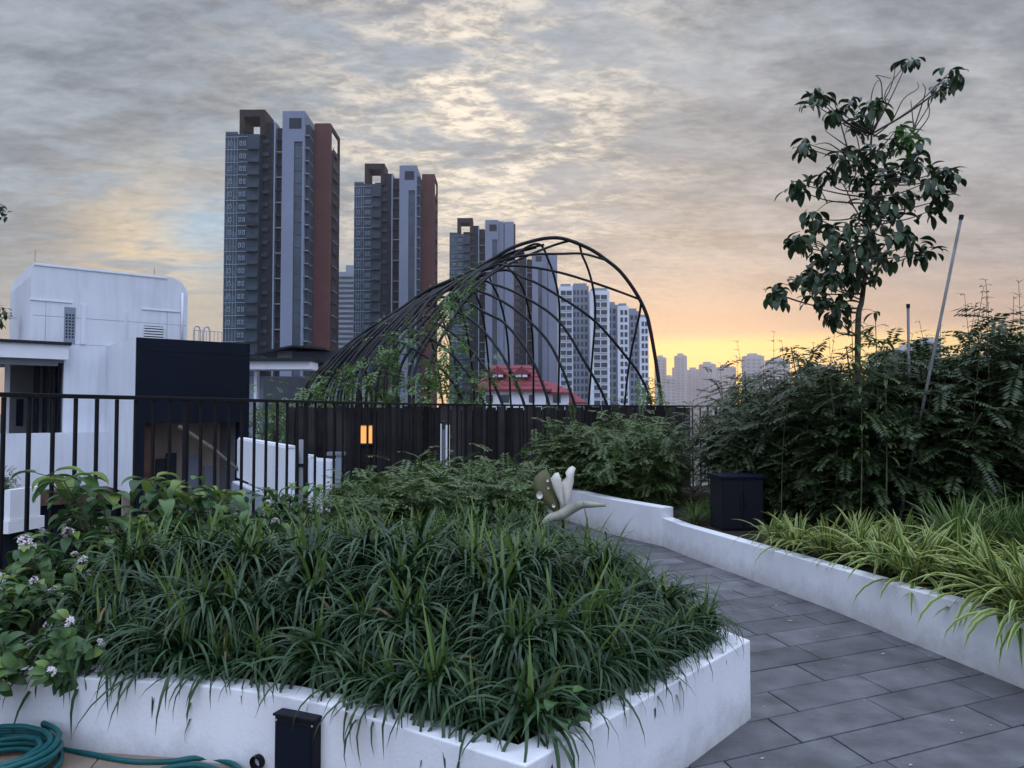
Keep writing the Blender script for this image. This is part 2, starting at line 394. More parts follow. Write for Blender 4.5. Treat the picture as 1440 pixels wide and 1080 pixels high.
for i, p in enumerate(protos):
    o = p.build('grass_tuft', ['leafdark', 'leaflight', 'leafdry'], None, smooth=True); pm.append(o.data); bpy.data.objects.remove(o)
bed = inset(outline, .165)
pts = []
def dist_out(x, y):
    best = 9
    for i in range(len(outline)):
        a, b = V(outline[i-1]), V(outline[i]); ab = b-a; t = max(0, min(1, (V((x, y))-a).dot(ab)/max(1e-9, ab.dot(ab))))
        best = min(best, (a+ab*t-V((x, y))).length)
    return best
tries = 0
edge_ = inset(outline, .195); corner_ = V(gr(739, 1077, TOP)[:2])
ring2_ = inset(outline, .36)
for i in list(range(len(edge_)-1))+list(range(-len(edge_)+1, 0)):
    E_ = edge_ if i >= 0 else ring2_; i = i if i >= 0 else i+len(edge_)-1
    a, b = V(E_[i]), V(E_[i+1]); L_ = (b-a).length; k = 0
    while k*.05 < L_:
        p = a+(b-a)*(k*.05/L_); k += 1
        if not (2.3 < p.y < 7.5 and -2.05 < p.x) or (p-corner_).length < .27 or abs(p.x-front[5][0]-.09) < .17 and p.y < 3.5: continue
        if p.x < -.6 and p.y > 4.6: continue
        if all((p.x-u)**2+(p.y-v)**2 > .17**2 for u, v in pts): pts.append((p.x+tr.uniform(-.02, .02), p.y+tr.uniform(-.02, .02)))
while tries < 14000:
    tries += 1
    x, y = tr.uniform(-3.2, 1.3), tr.uniform(2.4, 8.3)
    if not inside(bed, x, y) or (V((x, y))-corner_).length < .30: continue
    if y > 6.9 and x < -.9: continue
    if x < -1.62 + .02*(y-3.9) and y > 4.75: continue      # left part is taken by the broad-leaved shrubs
    if x < -2.02: continue
    if abs(x-.38) < .38 and 5.0 < y < 6.25: continue
    if all((x-a)**2+(y-b)**2 > (.198+.013*max(0, y-3))**2 for a, b in pts): pts.append((x, y))
print('tufts', len(pts))
for i, (x, y) in enumerate(pts):
    o = bpy.data.objects.new('grass_tuft', pm[(i*4) % 9]); COL.objects.link(o)
    dd = dist_out(x, y)
    m_ = max(0, min(1, (dd-.08)/.55)); m_ = m_*m_*(3-2*m_)
    o.location = (x, y, .37+tr.uniform(-.03, .06)+.34*m_*(1-.95*max(0, min(1, (y-3.9)/1.2))))
    g_ = V((dist_out(x+.02, y)-dist_out(x-.02, y), dist_out(x, y+.02)-dist_out(x, y-.02), 0)); tl_ = .31*max(0, 1-dd/.5)
    ax_ = V((0, 0, 1)).cross(-g_) if g_.length > 1e-4 else V((1, 0, 0)); q_ = Matrix.Rotation(tl_, 3, ax_.normalized()) if ax_.length > 1e-4 else Matrix.Identity(3)
    o.rotation_euler = (q_ @ Matrix.Rotation(tr.uniform(0, 6.28), 3, 'Z') @ Matrix.Rotation(tr.uniform(-.15, .15), 3, 'X')).to_euler()
    s = tr.uniform(.8, 1.2)*(1+.02*max(0, y-4))*(.92 if dd < .25 else 1); o.scale = (s, s, s*tr.uniform(.95, 1.15))
    if dd < .26 and y < 3.9: tag(o, 'dark green strap leaved grass tuft drooping over the white planter edge in front', 'grass tuft', 'grass tufts drooping over the front planter edge')
    elif dd < .28: tag(o, 'dark green grass tuft leaning out over the slate path side of the planter', 'grass tuft', 'grass tufts along the path side of the planter')
    elif y < 5.2: tag(o, 'dark green grass tuft with bright upright centre in the middle of the planter', 'grass tuft', 'grass tufts in the middle of the planter')
    else: tag(o, 'smaller looking green grass tuft in the far half of the planter before the low shrubs', 'grass tuft', 'grass tufts in the far half of the planter')
# striped tufts on the right
vm = []
for i in range(4):
    o = tuft_mesh(tr, 56, .60, .036, young=.22, droop=1.4, edge=True, e_lo=.5).build('striped_tuft', 'leafvar', None, smooth=True); vm.append(o.data); bpy.data.objects.remove(o)
vp = [(1072, 762, 7.0, .7), (1105, 775, 6.7, .8), (1150, 790, 6.3, .85), (1190, 792, 6.1, .9), (1225, 805, 5.75, .95), (1262, 822, 5.35, 1.1), (1300, 818, 5.5, .95), (1345, 838, 5.0, 1.05), (1395, 860, 4.65, 1.15), (1440, 850, 4.8, 1.2), (1425, 890, 4.3, 1.05), (1335, 800, 5.9, .95), (1480, 880, 4.3, 1.1), (1190, 772, 6.7, .85), (1250, 780, 6.4, .9), (1560, 900, 4.0, 1.1), (1640, 900, 3.6, 1.1), (1540, 860, 4.7, 1.2)]
for i, (px, py, Y, s) in enumerate(vp):
    x = at(px, py, Y).x; o = bpy.data.objects.new('striped_tuft', vm[i % 4]); COL.objects.link(o)
    o.location = (x+.10, Y, .31); o.scale = (s, s, s*1.05); o.rotation_euler = (tr.uniform(-.1, .1), tr.uniform(-.1, .1), tr.uniform(0, 6.28))
    tag(o, 'yellow and green striped grass tuft spilling over the low white kerb beside the path', 'grass tuft', 'striped grass tufts along the kerb')
# plain green tufts behind them on the right
gm_ = []
for i in range(3):
    o = tuft_mesh(tr, 110, .62, .014, young=.35, droop=1.2).build('green_tuft', ['leafshrub2', 'leaflight', 'leafdry'], None, smooth=True); gm_.append(o.data); bpy.data.objects.remove(o)
for i in range(24):
    Y = tr.uniform(5.7, 7.6); px = tr.uniform(1335, 1590); x = at(px, 600, Y).x
    o = bpy.data.objects.new('green_tuft', gm_[i % 3]); COL.objects.link(o); o.location = (x, Y, .28); o.rotation_euler.z = tr.uniform(0, 6.28)
    s = tr.uniform(.9, 1.25); o.scale = (s, s, s*1.15)
    tag(o, 'plain green grass tuft behind the striped grass at the right edge of the bed', 'grass tuft', 'plain green tufts right of the hedge')
# small tufts by the far kerb end
for i in range(5):
    o = bpy.data.objects.new('green_tuft', gm_[i % 3]); COL.objects.link(o); o.location = (1.98+.17*(i % 3)+.05*i, 8.35+.22*i, .28); s = .55; o.scale = (s, s, s); o.rotation_euler.z = i
    tag(o, 'small green grass tuft between the white wall end and the dark cabinet', 'grass tuft', 'small tufts by the cabinet')
# ------------------------------------------------------------------ feathery shrubs (layered compound leaves)
def spray(mb, base, d, L_, rn, lw=.026, ll=.07, mi=0, droop=.7, step=.028):
    d = d.normalized(); p = V(base); n_ = max(4, int(L_/step)); hl = V((d.x, d.y, 0))
    for i in range(n_):
        t = i/n_; p = p+d*(L_/n_); d = (d+V((0, 0, -droop/n_))).normalized()
        s_ = d.cross(V((0, 0, 1)))
        if s_.length < .05: s_ = V((1, 0, 0))
        s_.normalize(); up = s_.cross(d)
        for sg in (-1, 1):
            dd = (s_*sg+d*.55+up*rn.uniform(-.35, .15)).normalized(); l = ll*rn.uniform(.75, 1.15)*(1-.35*abs(2*t-1)); w_ = lw*.5*rn.uniform(.8, 1.2)
            q = d*w_*1.0; a = p; b = p+dd*l
            o = len(mb.v); m_ = p+dd*l*.5
            mb.v += [tuple(a), tuple(m_+q-up*.004), tuple(b-up*.008), tuple(m_-q-up*.004)]
            if mi >= 0: mb.f.append((o, o+1, o+2, o+3)); mb.m.append(mi)
def shrub(name, rn, h, r, ns, leafm, lw=.026, ll=.07, flat=.25, sl=.3, mid=.55, nst=9):
    """a root-less pair of meshes: stems and foliage"""
    st, fo = MB(), MB()
    for i in range(nst):
        a = rn.uniform(0, 6.28); rr = r*rn.uniform(.2, .9); hh = h*rn.uniform(.7, 1.02)*(1-.25*(rr/r)**2)
        p0 = V((rn.gauss(0, .08), rn.gauss(0, .08), 0)); p1 = V((math.cos(a)*rr*.5, math.sin(a)*rr*.5, hh*.55)); p2 = V((math.cos(a)*rr, math.sin(a)*rr, hh))
        path = spline([p0, p1, p2], 8); st.tube(path, [.012*(1-.75*k/len(path))+.002 for k in range(len(path))], 5)
        for k in range(ns//nst):
            t = rn.uniform(.04, 1)**mid; q = path[min(len(path)-1, int(t*(len(path)-1)))]
            b = rn.uniform(0, 6.28); el = rn.gauss(.15, flat)
            d = V((math.cos(b)*math.cos(el), math.sin(b)*math.cos(el), math.sin(el)))
            c = q+V((rn.gauss(0, r*.2), rn.gauss(0, r*.2), rn.gauss(0, .10)))
            if c.z < .08: c.z = .08
            spray(fo, c, d, sl*rn.uniform(.6, 1.25), rn, lw, ll)
    return st, fo
sr = random.Random(5)
def make_shrub(name, label, cat, group, rn, h, r, ns, lm, **k):
    root = empty(name, (0, 0, 0), 0, label, cat, group)
    st, fo = shrub(name, rn, h, r, ns, lm, **k)
    fo.build('foliage', lm, root); st.build('stems', 'twig', root, smooth=True); return root
HL = 'tall dark feathery shrub in the dense hedge behind the striped grass'; HG = 'feathery shrubs of the tall hedge'
hp = [make_shrub('hedge_shrub', HL, 'shrub', HG, sr, 1.8, .78, 640, 'leafshrub', sl=.36, ll=.085, lw=.030, flat=.30, mid=.8) for i in range(4)]
hs = [(1035, 10.3, .86), (1070, 9.2, .92), (1090, 8.5, .9), (1120, 9.6, 1.1), (1150, 8.4, 1.02), (1185, 7.8, 1.0), (1215, 9.1, 1.2), (1250, 8.2, 1.12), (1285, 7.7, 1.06), (1320, 8.8, 1.2), (1350, 8.0, 1.2), (1385, 7.6, 1.18), (1415, 8.5, 1.34), (1450, 7.6, 1.3), (1500, 8.3, 1.4), (1050, 11.5, 1.05), (1300, 10.2, 1.3), (1400, 10.4, 1.5), (1180, 10.6, 1.2), (1050, 8.9, .75), (1560, 8.9, 1.4), (1590, 7.6, 1.3), (1650, 8.2, 1.4), (1720, 7.4, 1.3), (1800, 7.8, 1.4), (1560, 10.3, 1.5), (1700, 9.8, 1.4)]
for i, (px, Y, s) in enumerate(hs):
    o = hp[i] if i < 4 else copy_tree(hp[i % 4])
    o.location = (at(px, 600, Y).x, Y, .28); o.scale = (s, s, s*sr.uniform(.9, 1.1)); o.rotation_euler = (sr.uniform(-.14, .14), sr.uniform(-.14, .14), sr.uniform(0, 6.28))
    if Y > 9.9: o['label'] = 'dark feathery shrub at the back of the hedge against the sunset horizon'; o['group'] = 'shrubs at the back of the hedge'
# tall airy weeds poking above the hedge at right
def weed(rn, h):
    mb, lf = MB(), MB(); a = rn.uniform(0, 6.28)
    path = spline([V((0, 0, 0)), V((.05*math.cos(a), .05*math.sin(a), h*.5)), V((.22*math.cos(a), .22*math.sin(a), h))], 10)
    mb.tube(path, [.006*(1-.7*k/len(path)) for k in range(len(path))], 5)
    for k in range(int(len(path)*.45), len(path)):
        for _ in range(3):
            b = rn.uniform(0, 6.28); d = V((math.cos(b)*.75, math.sin(b)*.75, .5)); l = rn.uniform(.06, .16)*(1.25-k/len(path))
            mb.tube([path[k], path[k]+d*l], .002, 4)
            if rn.random() < .7: lf.ribbon(path[k]+d*l, V((d.x, d.y, .1)), .05, .018, 3, .6, .1, OVAL)
    for k in range(3, 14):
        b = rn.uniform(0, 6.28); lf.ribbon(path[k], V((math.cos(b), math.sin(b), .35)), .13, .03, 4, 1., .1, OVAL)
    return mb, lf
wr = random.Random(9); wps = []
for i in range(3):
    root = empty('tall_weed', (0, 0, 0), 0, 'thin seeding weed stalk standing above the hedge at right', 'weed', 'weed stalks above the hedge')
    a, b = weed(wr, 2.2); a.build('stalk', 'twig', root); b.build('leaves', 'leafshrub', root); wps.append(root)
for i, (px, py, Y) in enumerate([(1345, 405, 8), (1372, 410, 8.4), (1400, 398, 7.8), (1425, 412, 8.2), (1438, 402, 7.7), (1325, 452, 8.6), (1408, 440, 8.8), (1385, 448, 7.5), (1085, 470, 8.6), (1062, 480, 9), (1110, 478, 8.2), (1300, 470, 8), (1430, 455, 7.4), (1335, 430, 7.7), (1360, 440, 7.2), (1390, 425, 7.3), (1415, 425, 8.3), (1310, 462, 7.4), (1255, 470, 7.6), (1150, 470, 8.5), (1130, 485, 7.9), (1175, 478, 8), (1040, 500, 9), (1020, 512, 9.5), (1095, 490, 7.8)]):
    o = wps[i] if i < 3 else copy_tree(wps[i % 3]); top = at(px, py, Y); s = (top.z-.28)/2.2
    o.location = (top.x, Y, .28); o.scale = (s, s, s); o.rotation_euler.z = wr.uniform(0, 6.28)
    if px < 1200: o['label'] = 'thin weed stalk rising left of the young tree above the hedge'; o['group'] = 'weed stalks left of the tree'
# ------------------------------------------------------------------ low shrubs at the back of the planter and by the far wall
lp = [make_shrub('low_shrub', 'low green leafy shrub before the railing at the back of the planter', 'shrub', 'low shrubs at the back of the planter', sr, .55, .5, 260, 'leafshrub2', sl=.22, ll=.075, lw=.030, flat=.45, nst=8) for i in range(3)]
ls = [(445, 6.9, .75), (480, 7.0, .85), (500, 7.6, .95), (535, 7.4, .9), (560, 8.0, 1.05), (590, 7.6, 1.0), (615, 8.2, 1.05), (640, 8.7, 1.1), (660, 8.0, 1.0), (690, 8.6, 1.1), (715, 9.0, 1.15), (545, 8.7, 1.1), (600, 9.1, 1.15), (735, 8.3, .9), (650, 9.4, 1.2)]
for i, (px, Y, s) in enumerate(ls):
    o = lp[i] if i < 3 else copy_tree(lp[i % 3]); o.location = (at(px, 600, Y).x, Y, .33); o.scale = (s, s, s*.86); o.rotation_euler.z = sr.uniform(0, 6.28)
bp_ = [make_shrub('drooping_shrub', 'arching green shrub hanging over the far white wall by the railing', 'shrub', 'arching shrubs by the far wall', sr, 1.05, .62, 420, 'leafshrub2', sl=.32, ll=.08, lw=.026, flat=.4, nst=9) for i in range(2)]
for i, (px, Y, s) in enumerate([(770, 11.2, .9), (812, 11.3, 1.05), (850, 10.7, 1.05), (888, 10.3, 1.1), (925, 10.0, 1.0), (900, 11.4, 1.15), (860, 11.9, 1.15), (935, 10.9, .8)]):
    o = bp_[i] if i < 2 else copy_tree(bp_[i % 2]); o.location = (at(px, 600, Y).x, Y, .28); o.scale = (s, s, s); o.rotation_euler.z = sr.uniform(0, 6.28)
# ------------------------------------------------------------------ broad-leaved flowering shrubs on the left
def broad(rn, h, nst, npl, L0, tip=False):
    st, fo, fl = MB(), MB(), []
    for i in range(nst):
        a = rn.uniform(0, 6.28); rr = h*rn.uniform(.1, .75); hh = h*rn.uniform(.55, 1.05)
        path = spline([V((rn.gauss(0, .03), rn.gauss(0, .03), 0)), V((math.cos(a)*rr*.4, math.sin(a)*rr*.4, hh*.6)), V((math.cos(a)*rr, math.sin(a)*rr, hh))], 7)
        st.tube(path, [.007*(1-.6*k/len(path)) for k in range(len(path))], 5)
        for k in range(3, len(path)):
            for _ in range(npl if k < len(path)-1 else npl+3):
                b = rn.uniform(0, 6.28); e = rn.uniform(-.2, .6); d = V((math.cos(b)*math.cos(e), math.sin(b)*math.cos(e), math.sin(e)))
                q = path[k]+d*.045; st.tube([path[k], q], .0025, 4)
                top = k > len(path)-4
                fo.ribbon(q, d, L0*rn.uniform(.65, 1.15), L0*.56*rn.uniform(.85, 1.1), 6, rn.uniform(.9, 2.), .16, OVATE, 1 if (top and rn.random() < .3) else 0)
        fl.append(path[-1]+V((0, 0, .02)))
    return st, fo, fl
def flower_cluster(rn, n_=9):
    mb = MB()
    for i in range(n_):
        c = sdir(rn, -.3, 1.4)*rn.uniform(.025, .06); ax = (c.normalized()+V((0, 0, .3))).normalized()
        t1 = ax.orthogonal().normalized(); t2 = ax.cross(t1)
        for k in range(5):
            q = 2*math.pi*k/5; d = (t1*math.cos(q)+t2*math.sin(q)+ax*.35).normalized()
            mb.ribbon(c, d, .034, .019, 3, .3, .1, OVAL, 0)
        mb.tube([c*.2, c], .003, 4, 1); mb.tube([c-ax*.012, c+ax*.004], [.003, .006], 5, 1)
    return mb
fr = random.Random(31)
FL = []
def make_broad(label, group, rn, h, nst, npl, L0, nfl):
    root = empty('flowering_shrub', (0, 0, 0), 0, label, 'shrub', group)
    st, fo, fl = broad(rn, h, nst, npl, L0)
    fo.build('foliage', ['leafbroad', 'leafbroadyoung'], root, smooth=True); st.build('stems', 'twig', root)
    for p in fl[:nfl]:
        f = flower_cluster(rn).build('flower_cluster', ['petal', 'calyx'], root); f.location = p; f.scale = (.72, .72, .72)
    return root
bl = [make_broad('broad leaved flowering shrub with pale pink blooms at the left end of the planter', 'flowering shrubs at the left of the planter', fr, .62, 8, 1, .145, 4),
      make_broad('broad leaved flowering shrub with pale pink blooms at the left end of the planter', 'flowering shrubs at the left of the planter', fr, .55, 7, 1, .155, 5),
      make_broad('broad leaved shrub without flowers between the railing and the grass tufts', 'broad leaved shrubs by the railing', fr, .66, 8, 1, .155, 0)]
for i, (px, Y, s, k) in enumerate([(10, 3.85, .62, 0), (62, 4.2, .8, 1), (268, 5.3, 1.05, 2), (-25, 3.65, .6, 0), (38, 3.9, .55, 1), (105, 4.6, .8, 0), (150, 4.75, 1.15, 2), (190, 4.9, .75, 1), (235, 5.15, .9, 2), (320, 5.6, .85, 2), (360, 6.1, .75, 1), (405, 6.5, .8, 2), (90, 4.3, .6, 1), (-12, 3.37, .52, 0), (28, 3.34, .55, 1), (72, 3.33, .5, 1), (100, 3.36, .42, 0)]):
    o = bl[i] if i < 3 else copy_tree(bl[k])
    if Y < 3.4: o.rotation_euler.x = .95; o['label'] = 'flowering shrub trailing down over the left front face of the planter wall'; o['group'] = 'flowering shrubs trailing over the wall'
    o.location = (at(px, 600, Y).x, Y, .36); o.scale = (s, s, s); o.rotation_euler.z = fr.uniform(0, 6.28)
# one spindly shoot of the same plant and the small round-leaved seedling at the front corner
root = empty('seedling', (.17, 2.75, .36), 0, 'small round leaved seedling growing at the front corner of the planter', 'seedling')
mb, ms_ = MB(), MB()
for i in range(9):
    a = i*2.4; d = V((math.cos(a), math.sin(a), .6)); q = d*.05+V((0, 0, .02+.012*i)); ms_.tube([V((0, 0, 0)), q], .002, 4)
    mb.ribbon(q, d, .065, .055, 6, 1.6, .12, OVATE)
mb.build('leaves', 'leafbroad', root, smooth=True); ms_.build('stems', 'twig', root)
# ------------------------------------------------------------------ young tree with drooping leaf whorls, poles
tr_ = random.Random(77)
TY = 8.3
def Tz(zx, zy, dy=0.): return at(1000+zx/2.57, 60+zy/2.57, TY+dy)
tb = at(1207, 700, TY); tb.z = .28
tree = empty('young_tree', tb, 0, 'slender young tree with drooping dark leaf whorls rising above the hedge', 'tree')
trk = [V((0, 0, 0))]+[Tz(*p)-tb for p in ((530, 1060), (545, 930), (560, 800), (566, 680), (570, 560), (575, 420), (580, 330))]
tk = spline(trk, 6)
MB().tube(tk, [.036*(1-.72*i/len(tk)) for i in range(len(tk))], 8).build('trunk', 'bark', tree, smooth=True)
cl = [(370,205,.9),(345,225,.8),(395,215,.8),(450,262,1.1),(430,285,.8),(510,222,.9),(530,290,1),(535,320,.8),(585,240,1),(605,235,.7),(715,78,.8),(870,120,.6),(855,170,1),(830,185,.9),(885,150,.6),(340,400,1.05),(335,380,.8),(318,530,.9),(300,545,.7),(410,500,1.05),(430,490,.7),
      (700,350,1.2),(730,370,1.1),(670,335,.9),(480,410,1.1),(465,440,1),(540,430,1.2),(600,410,1),(640,400,.9),(510,500,1),(530,520,.9),(640,470,1.1),(720,440,1.2),(690,500,1.2),(760,450,.9),(790,520,1.1),(850,480,1.3),(870,500,1),(820,560,1.2),(845,585,.8),(800,625,.8),(600,560,1.1),(650,590,1.3),(590,640,1.1),(680,640,1.2),(700,570,1),(740,740,1.1),(700,700,1.1),(780,770,1.1),(745,780,.9),(655,720,1),
      (360,640,.9),(380,655,.8),(320,720,1.2),(345,740,1.1),(300,745,.8),(440,690,1.2),(500,680,1.1),(545,650,1),(560,740,1.2),(620,760,1.1),(640,800,.8),(400,790,1.3),(460,790,1.2),(500,740,1.2),(350,840,1.2),(325,870,1),(260,890,.9),(245,930,1.2),(225,925,.8),(390,880,1.3),(450,880,1.3),(410,940,1.3),(470,950,1.2),(520,880,1.1),(430,1000,1.1),(470,1010,.8),(370,940,1),(530,800,1.2),(590,840,.9),(600,690,1.2),(450,740,1.1),(420,840,1.2),(490,850,1.1),(560,600,1.1),(600,500,1.1),(570,470,1)]
lf = MB(); br = MB(); nbr = 0
groups = {}
def nearest(p):
    best = None
    for i, q in enumerate(tk):
        if q.z < p.z-.08 and q.z > .9:
            d = (q-p).length
            if best is None or d < best[0]: best = (d, q, i)
    return best
for zx, zy, s in cl:
    c = Tz(zx, zy, tr_.gauss(0, .28))-tb
    c.z += .06
    b = nearest(c)
    if b:
        mid = (b[1]+c)/2+V((tr_.gauss(0, .03), tr_.gauss(0, .04), -.05)); br.tube(spline([b[1], mid, c], 5), [.010, .0098, .009, .0085, .008, .0075, .007, .0062, .0055, .0045, .004], 5)
    for k in range(int(15*s)):
        a = tr_.uniform(0, 6.28); e = tr_.uniform(-1.1, .35); d = V((math.cos(a)*math.cos(e), math.sin(a)*math.cos(e), math.sin(e)))
        young = zx > 650 and 320 < zy < 380
        L_ = tr_.uniform(.10, .18)*(.8+.2*s)
        lf.ribbon(c+d*.03+V((tr_.gauss(0, .04), tr_.gauss(0, .04), tr_.gauss(0, .04))), d, L_, L_*.47, 6, tr_.uniform(.6, 1.6), .14, OVAL, 1 if young and tr_.random() < .8 else 0, tr_.uniform(-.4, .4))
lf.build('crown', ['leaftree', 'leaftreeyoung'], tree, smooth=True)
for pth in ([(580,330),(600,260),(640,180),(655,110),(655,80)], [(580,330),(625,240),(640,170),(680,105),(705,80)], [(570,350),(570,260),(575,190),(590,150),(610,135)], [(600,330),(660,280),(700,200),(755,160),(750,140)], [(640,420),(730,320),(780,240),(810,190),(850,165)], [(730,320),(765,190),(760,150)], [(735,320),(720,210)], [(560,480),(530,350),(515,330)], [(545,620),(500,580),(430,575),(395,600)], [(430,575),(405,530)], [(520,590),(480,520),(440,470)], [(500,400),(430,360),(385,360)], [(490,380),(440,220),(430,195)], [(625,250),(610,150),(605,110),(650,130)], [(500,390),(410,320)], [(740,330),(795,260),(790,200)]):
    q = [Tz(x, y)+V((0, tr_.gauss(0, .05), 0))-tb for x, y in pth]; q = spline(q, 4); br.tube(q, [.0085*(1-.7*i/len(q)) for i in range(len(q))], 5)
br.build('branches', 'bark', tree, smooth=True)
# small leafy shoots round the foot of the trunk
for i, (px, py, Y) in enumerate([(1205, 470, 7.2), (1228, 440, 7.5), (1195, 455, 7.6), (1240, 480, 7.1)]):
    root = empty('sapling', (at(px, py, Y).x, Y, .28), 0, 'narrow leaved sapling crowding the foot of the young tree', 'sapling', 'saplings round the young tree')
    h = at(px, py, Y).z-.28; a, b = MB(), MB(); path = spline([V((0, 0, 0)), V((.04, .02, h*.5)), V((.02, 0, h))], 8); a.tube(path, [.008*(1-.6*k/len(path)) for k in range(len(path))], 5)
    for k in range(7, len(path)):
        for _ in range(5):
            d = sdir(tr_, -.1, .9); b.ribbon(path[k], d, tr_.uniform(.12, .2), .036, 5, 1.3, .12, OVAL)
    a.build('stem', 'twig', root); b.build('leaves', 'leafshrub2', root)
p0, p1 = at(1292, 600, 7.3), at(1352, 304, 7.0); d = (p1-p0); p00 = p0-d*((p0.z-.28)/d.z)
pr_ = empty('leaning_pole', p00, 0, 'long grey support pole leaning right out of the hedge', 'pole')
MB().tube([V((0, 0, 0)), p1-p00], .014, 10).build('shaft', 'pole', pr_, smooth=True); MB().tube([p1-p00-d.normalized()*.03, p1-p00+d.normalized()*.012], .020, 10).build('cap', 'black', pr_)
p1 = at(1277, 429, 7.8)
pr_ = empty('upright_pole', (p1.x, 7.8, .28), 0, 'short upright dark stake standing in the hedge left of the leaning pole', 'pole')
MB().tube([V((-.02, 0, 0)), V((0, 0, p1.z-.28))], .014, 8).build('shaft', 'pole', pr_, smooth=True); MB().tube([V((0, 0, p1.z-.31)), V((0, 0, p1.z-.27))], .019, 8).build('cap', 'black', pr_)
# ------------------------------------------------------------------ cabinet in the hedge
cx = at(1045, 700, 7.9).x
cb = empty('equipment_cabinet', (cx, 7.9, .28), R(6), 'dark equipment cabinet half hidden in the hedge behind the white kerb', 'cabinet')
MB().box(-.22, .22, 0, .35, 0, .54).build('cabinet_body', 'black', cb, bevel=.006); MB().box(-.24, .24, -.02, .37, .541, .575).build('lid', 'navy', cb, bevel=.008)
for sx in (-1, 1):
    dmb = MB().box(min(sx*.006, sx*.205), max(sx*.006, sx*.205), -.014, -.001, .03, .50).build('door', 'black', cb, bevel=.004)
    MB().box(sx*.03-.006, sx*.03+.006, -.03, -.015, .24, .33).build('handle', 'steel', dmb)
for k in range(3): MB().box(-.16, .16, -.018, -.0145, .40+.025*k, .412+.025*k).build('vent_slat', 'steel', cb)
# ------------------------------------------------------------------ butterfly sculpture
SY = 6.1
def zs(zx, zy, dy=0.): return at(700+zx/4.8, 640+zy/4.8, SY+dy)
sb = zs(440, 390); sb0 = V((sb.x, sb.y, .34))
sc_ = empty('butterfly_sculpture', sb0, 0, 'winged butterfly sculpture with one spotted olive wing and two pale upright wings among the grass', 'sculpture')
def wing(name, outl, m, dy, bulge, spots=()):
    pts_ = [zs(x, y, dy*((390-y)/300)+.02*(x-440)/100)-sb0 for x, y in outl]; n_ = len(pts_); c = sum(pts_, V())/n_
    mb = MB(); nrm = V((0, -1, 0)); th = .016
    mid = [(p+c)/2+nrm*bulge*.7 for p in pts_]; top = c+nrm*bulge
    vs = pts_+mid+[top]+[p-nrm*th*2 for p in pts_]+[p-nrm*th*2 for p in mid]+[top-nrm*th*2]
    fs = []
    k = 2*n_+1
    for i in range(n_):
        j = (i+1) % n_
        fs += [(i, j, n_+j, n_+i), (n_+i, n_+j, 2*n_), (k+j, k+i, k+n_+i, k+n_+j), (k+n_+j, k+n_+i, k+2*n_), (j, i, k+i, k+j)]
    mb.add(vs, fs, 0)
    for x, y, r_ in spots:
        p = zs(x, y, dy*((390-y)/300)+.02*(x-440)/100)-sb0+nrm*(bulge*.55)
        ring = [p+V((math.cos(a)*r_, -.012, math.sin(a)*r_*1.1)) for a in [i*math.pi/5 for i in range(10)]]
        ring2 = [q+V((0, .03, 0)) for q in ring]
        mb.add(ring+ring2, [tuple(range(10))]+[(i, (i+1) % 10, 10+(i+1) % 10, 10+i) for i in range(10)], 1)
    return mb.build(name, m, sc_, smooth=True)
wing('wing', [(425,385),(385,395),(340,350),(290,300),(245,245),(238,190),(250,150),(290,110),(330,95),(360,150),(385,240),(415,310)], ['olive', 'ivory'], .10, .02, [(282,270,.026),(376,340,.014),(335,170,.012),(340,220,.01)])
wing('wing', [(430,360),(405,290),(375,220),(358,160),(385,125),(410,118),(428,160),(436,250),(445,330)], ['ivory', 'olive'], -.03, .012)
wing('wing', [(450,360),(428,260),(430,185),(465,150),(458,118),(480,88),(505,74),(526,88),(515,125),(512,180),(495,260),(472,350)], ['ivory', 'olive'], .03, .015)
bt = spline([zs(285,485,-.03)-sb0, zs(350,425,-.02)-sb0, zs(420,405)-sb0, zs(490,365,.0)-sb0, zs(560,335,-.02)-sb0, zs(640,335,-.04)-sb0, zs(728,338,-.06)-sb0], 6)
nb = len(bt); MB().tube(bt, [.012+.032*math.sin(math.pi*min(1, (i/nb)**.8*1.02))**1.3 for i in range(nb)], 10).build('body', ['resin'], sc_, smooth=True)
MB().tube([V((0, 0, 0)), sb-sb0], .012, 8).build('stake', 'steel', sc_)
# ------------------------------------------------------------------ wall light box, drain pipe, hose
a0 = gr(384, 1003, .0); q0, q1 = V((*front[4], 0)), V((*front[6], 0))
wd = V((front[6][0]-front[4][0], front[6][1]-front[4][1], 0)).normalized(); ang = math.atan2(wd.y, wd.x)
fc = V((*front[5], 0))
lb = empty('wall_light_box', (fc.x+wd.x*.09, fc.y+wd.y*.09, .11), ang, 'black box light fixed low on the front face of the planter', 'light box')
MB().box(-.092, .092, -.055, .01, 0, .215).build('housing', 'black', lb, bevel=.004); MB().box(-.097, .097, -.063, -.002, .2155, .226).build('hood', 'black', lb, bevel=.003)
MB().box(-.078, .078, -.058, -.0555, .02, .19).build('lens', 'navy', lb)
for sx in (-.083, .083):
    for sz in (.012, .200): MB().tube([V((sx, -.0555, sz)), V((sx, -.0585, sz))], .004, 8).build('screw', 'metal', lb)
dp = empty('drain_spout', (fc.x-wd.x*.115, fc.y-wd.y*.115, .112), ang, 'small round black drain outlet at the foot of the planter wall', 'drain')
ring = MB(); ring.tube([V((0, .02, 0)), V((0, -.03, 0))], .028, 14, cap=False); ring.tube([V((0, -.03, 0)), V((0, .0, 0))], .021, 14, cap=False); ring.add([(.021*math.cos(i*.4488), .0, .021*math.sin(i*.4488)) for i in range(14)], [tuple(range(14))]); ring.build('pipe', 'black', dp, smooth=False)
hz = .075
hc = gr(2, 1078, hz)+V((0, -.10, 0))
hr = random.Random(4); hp_ = []
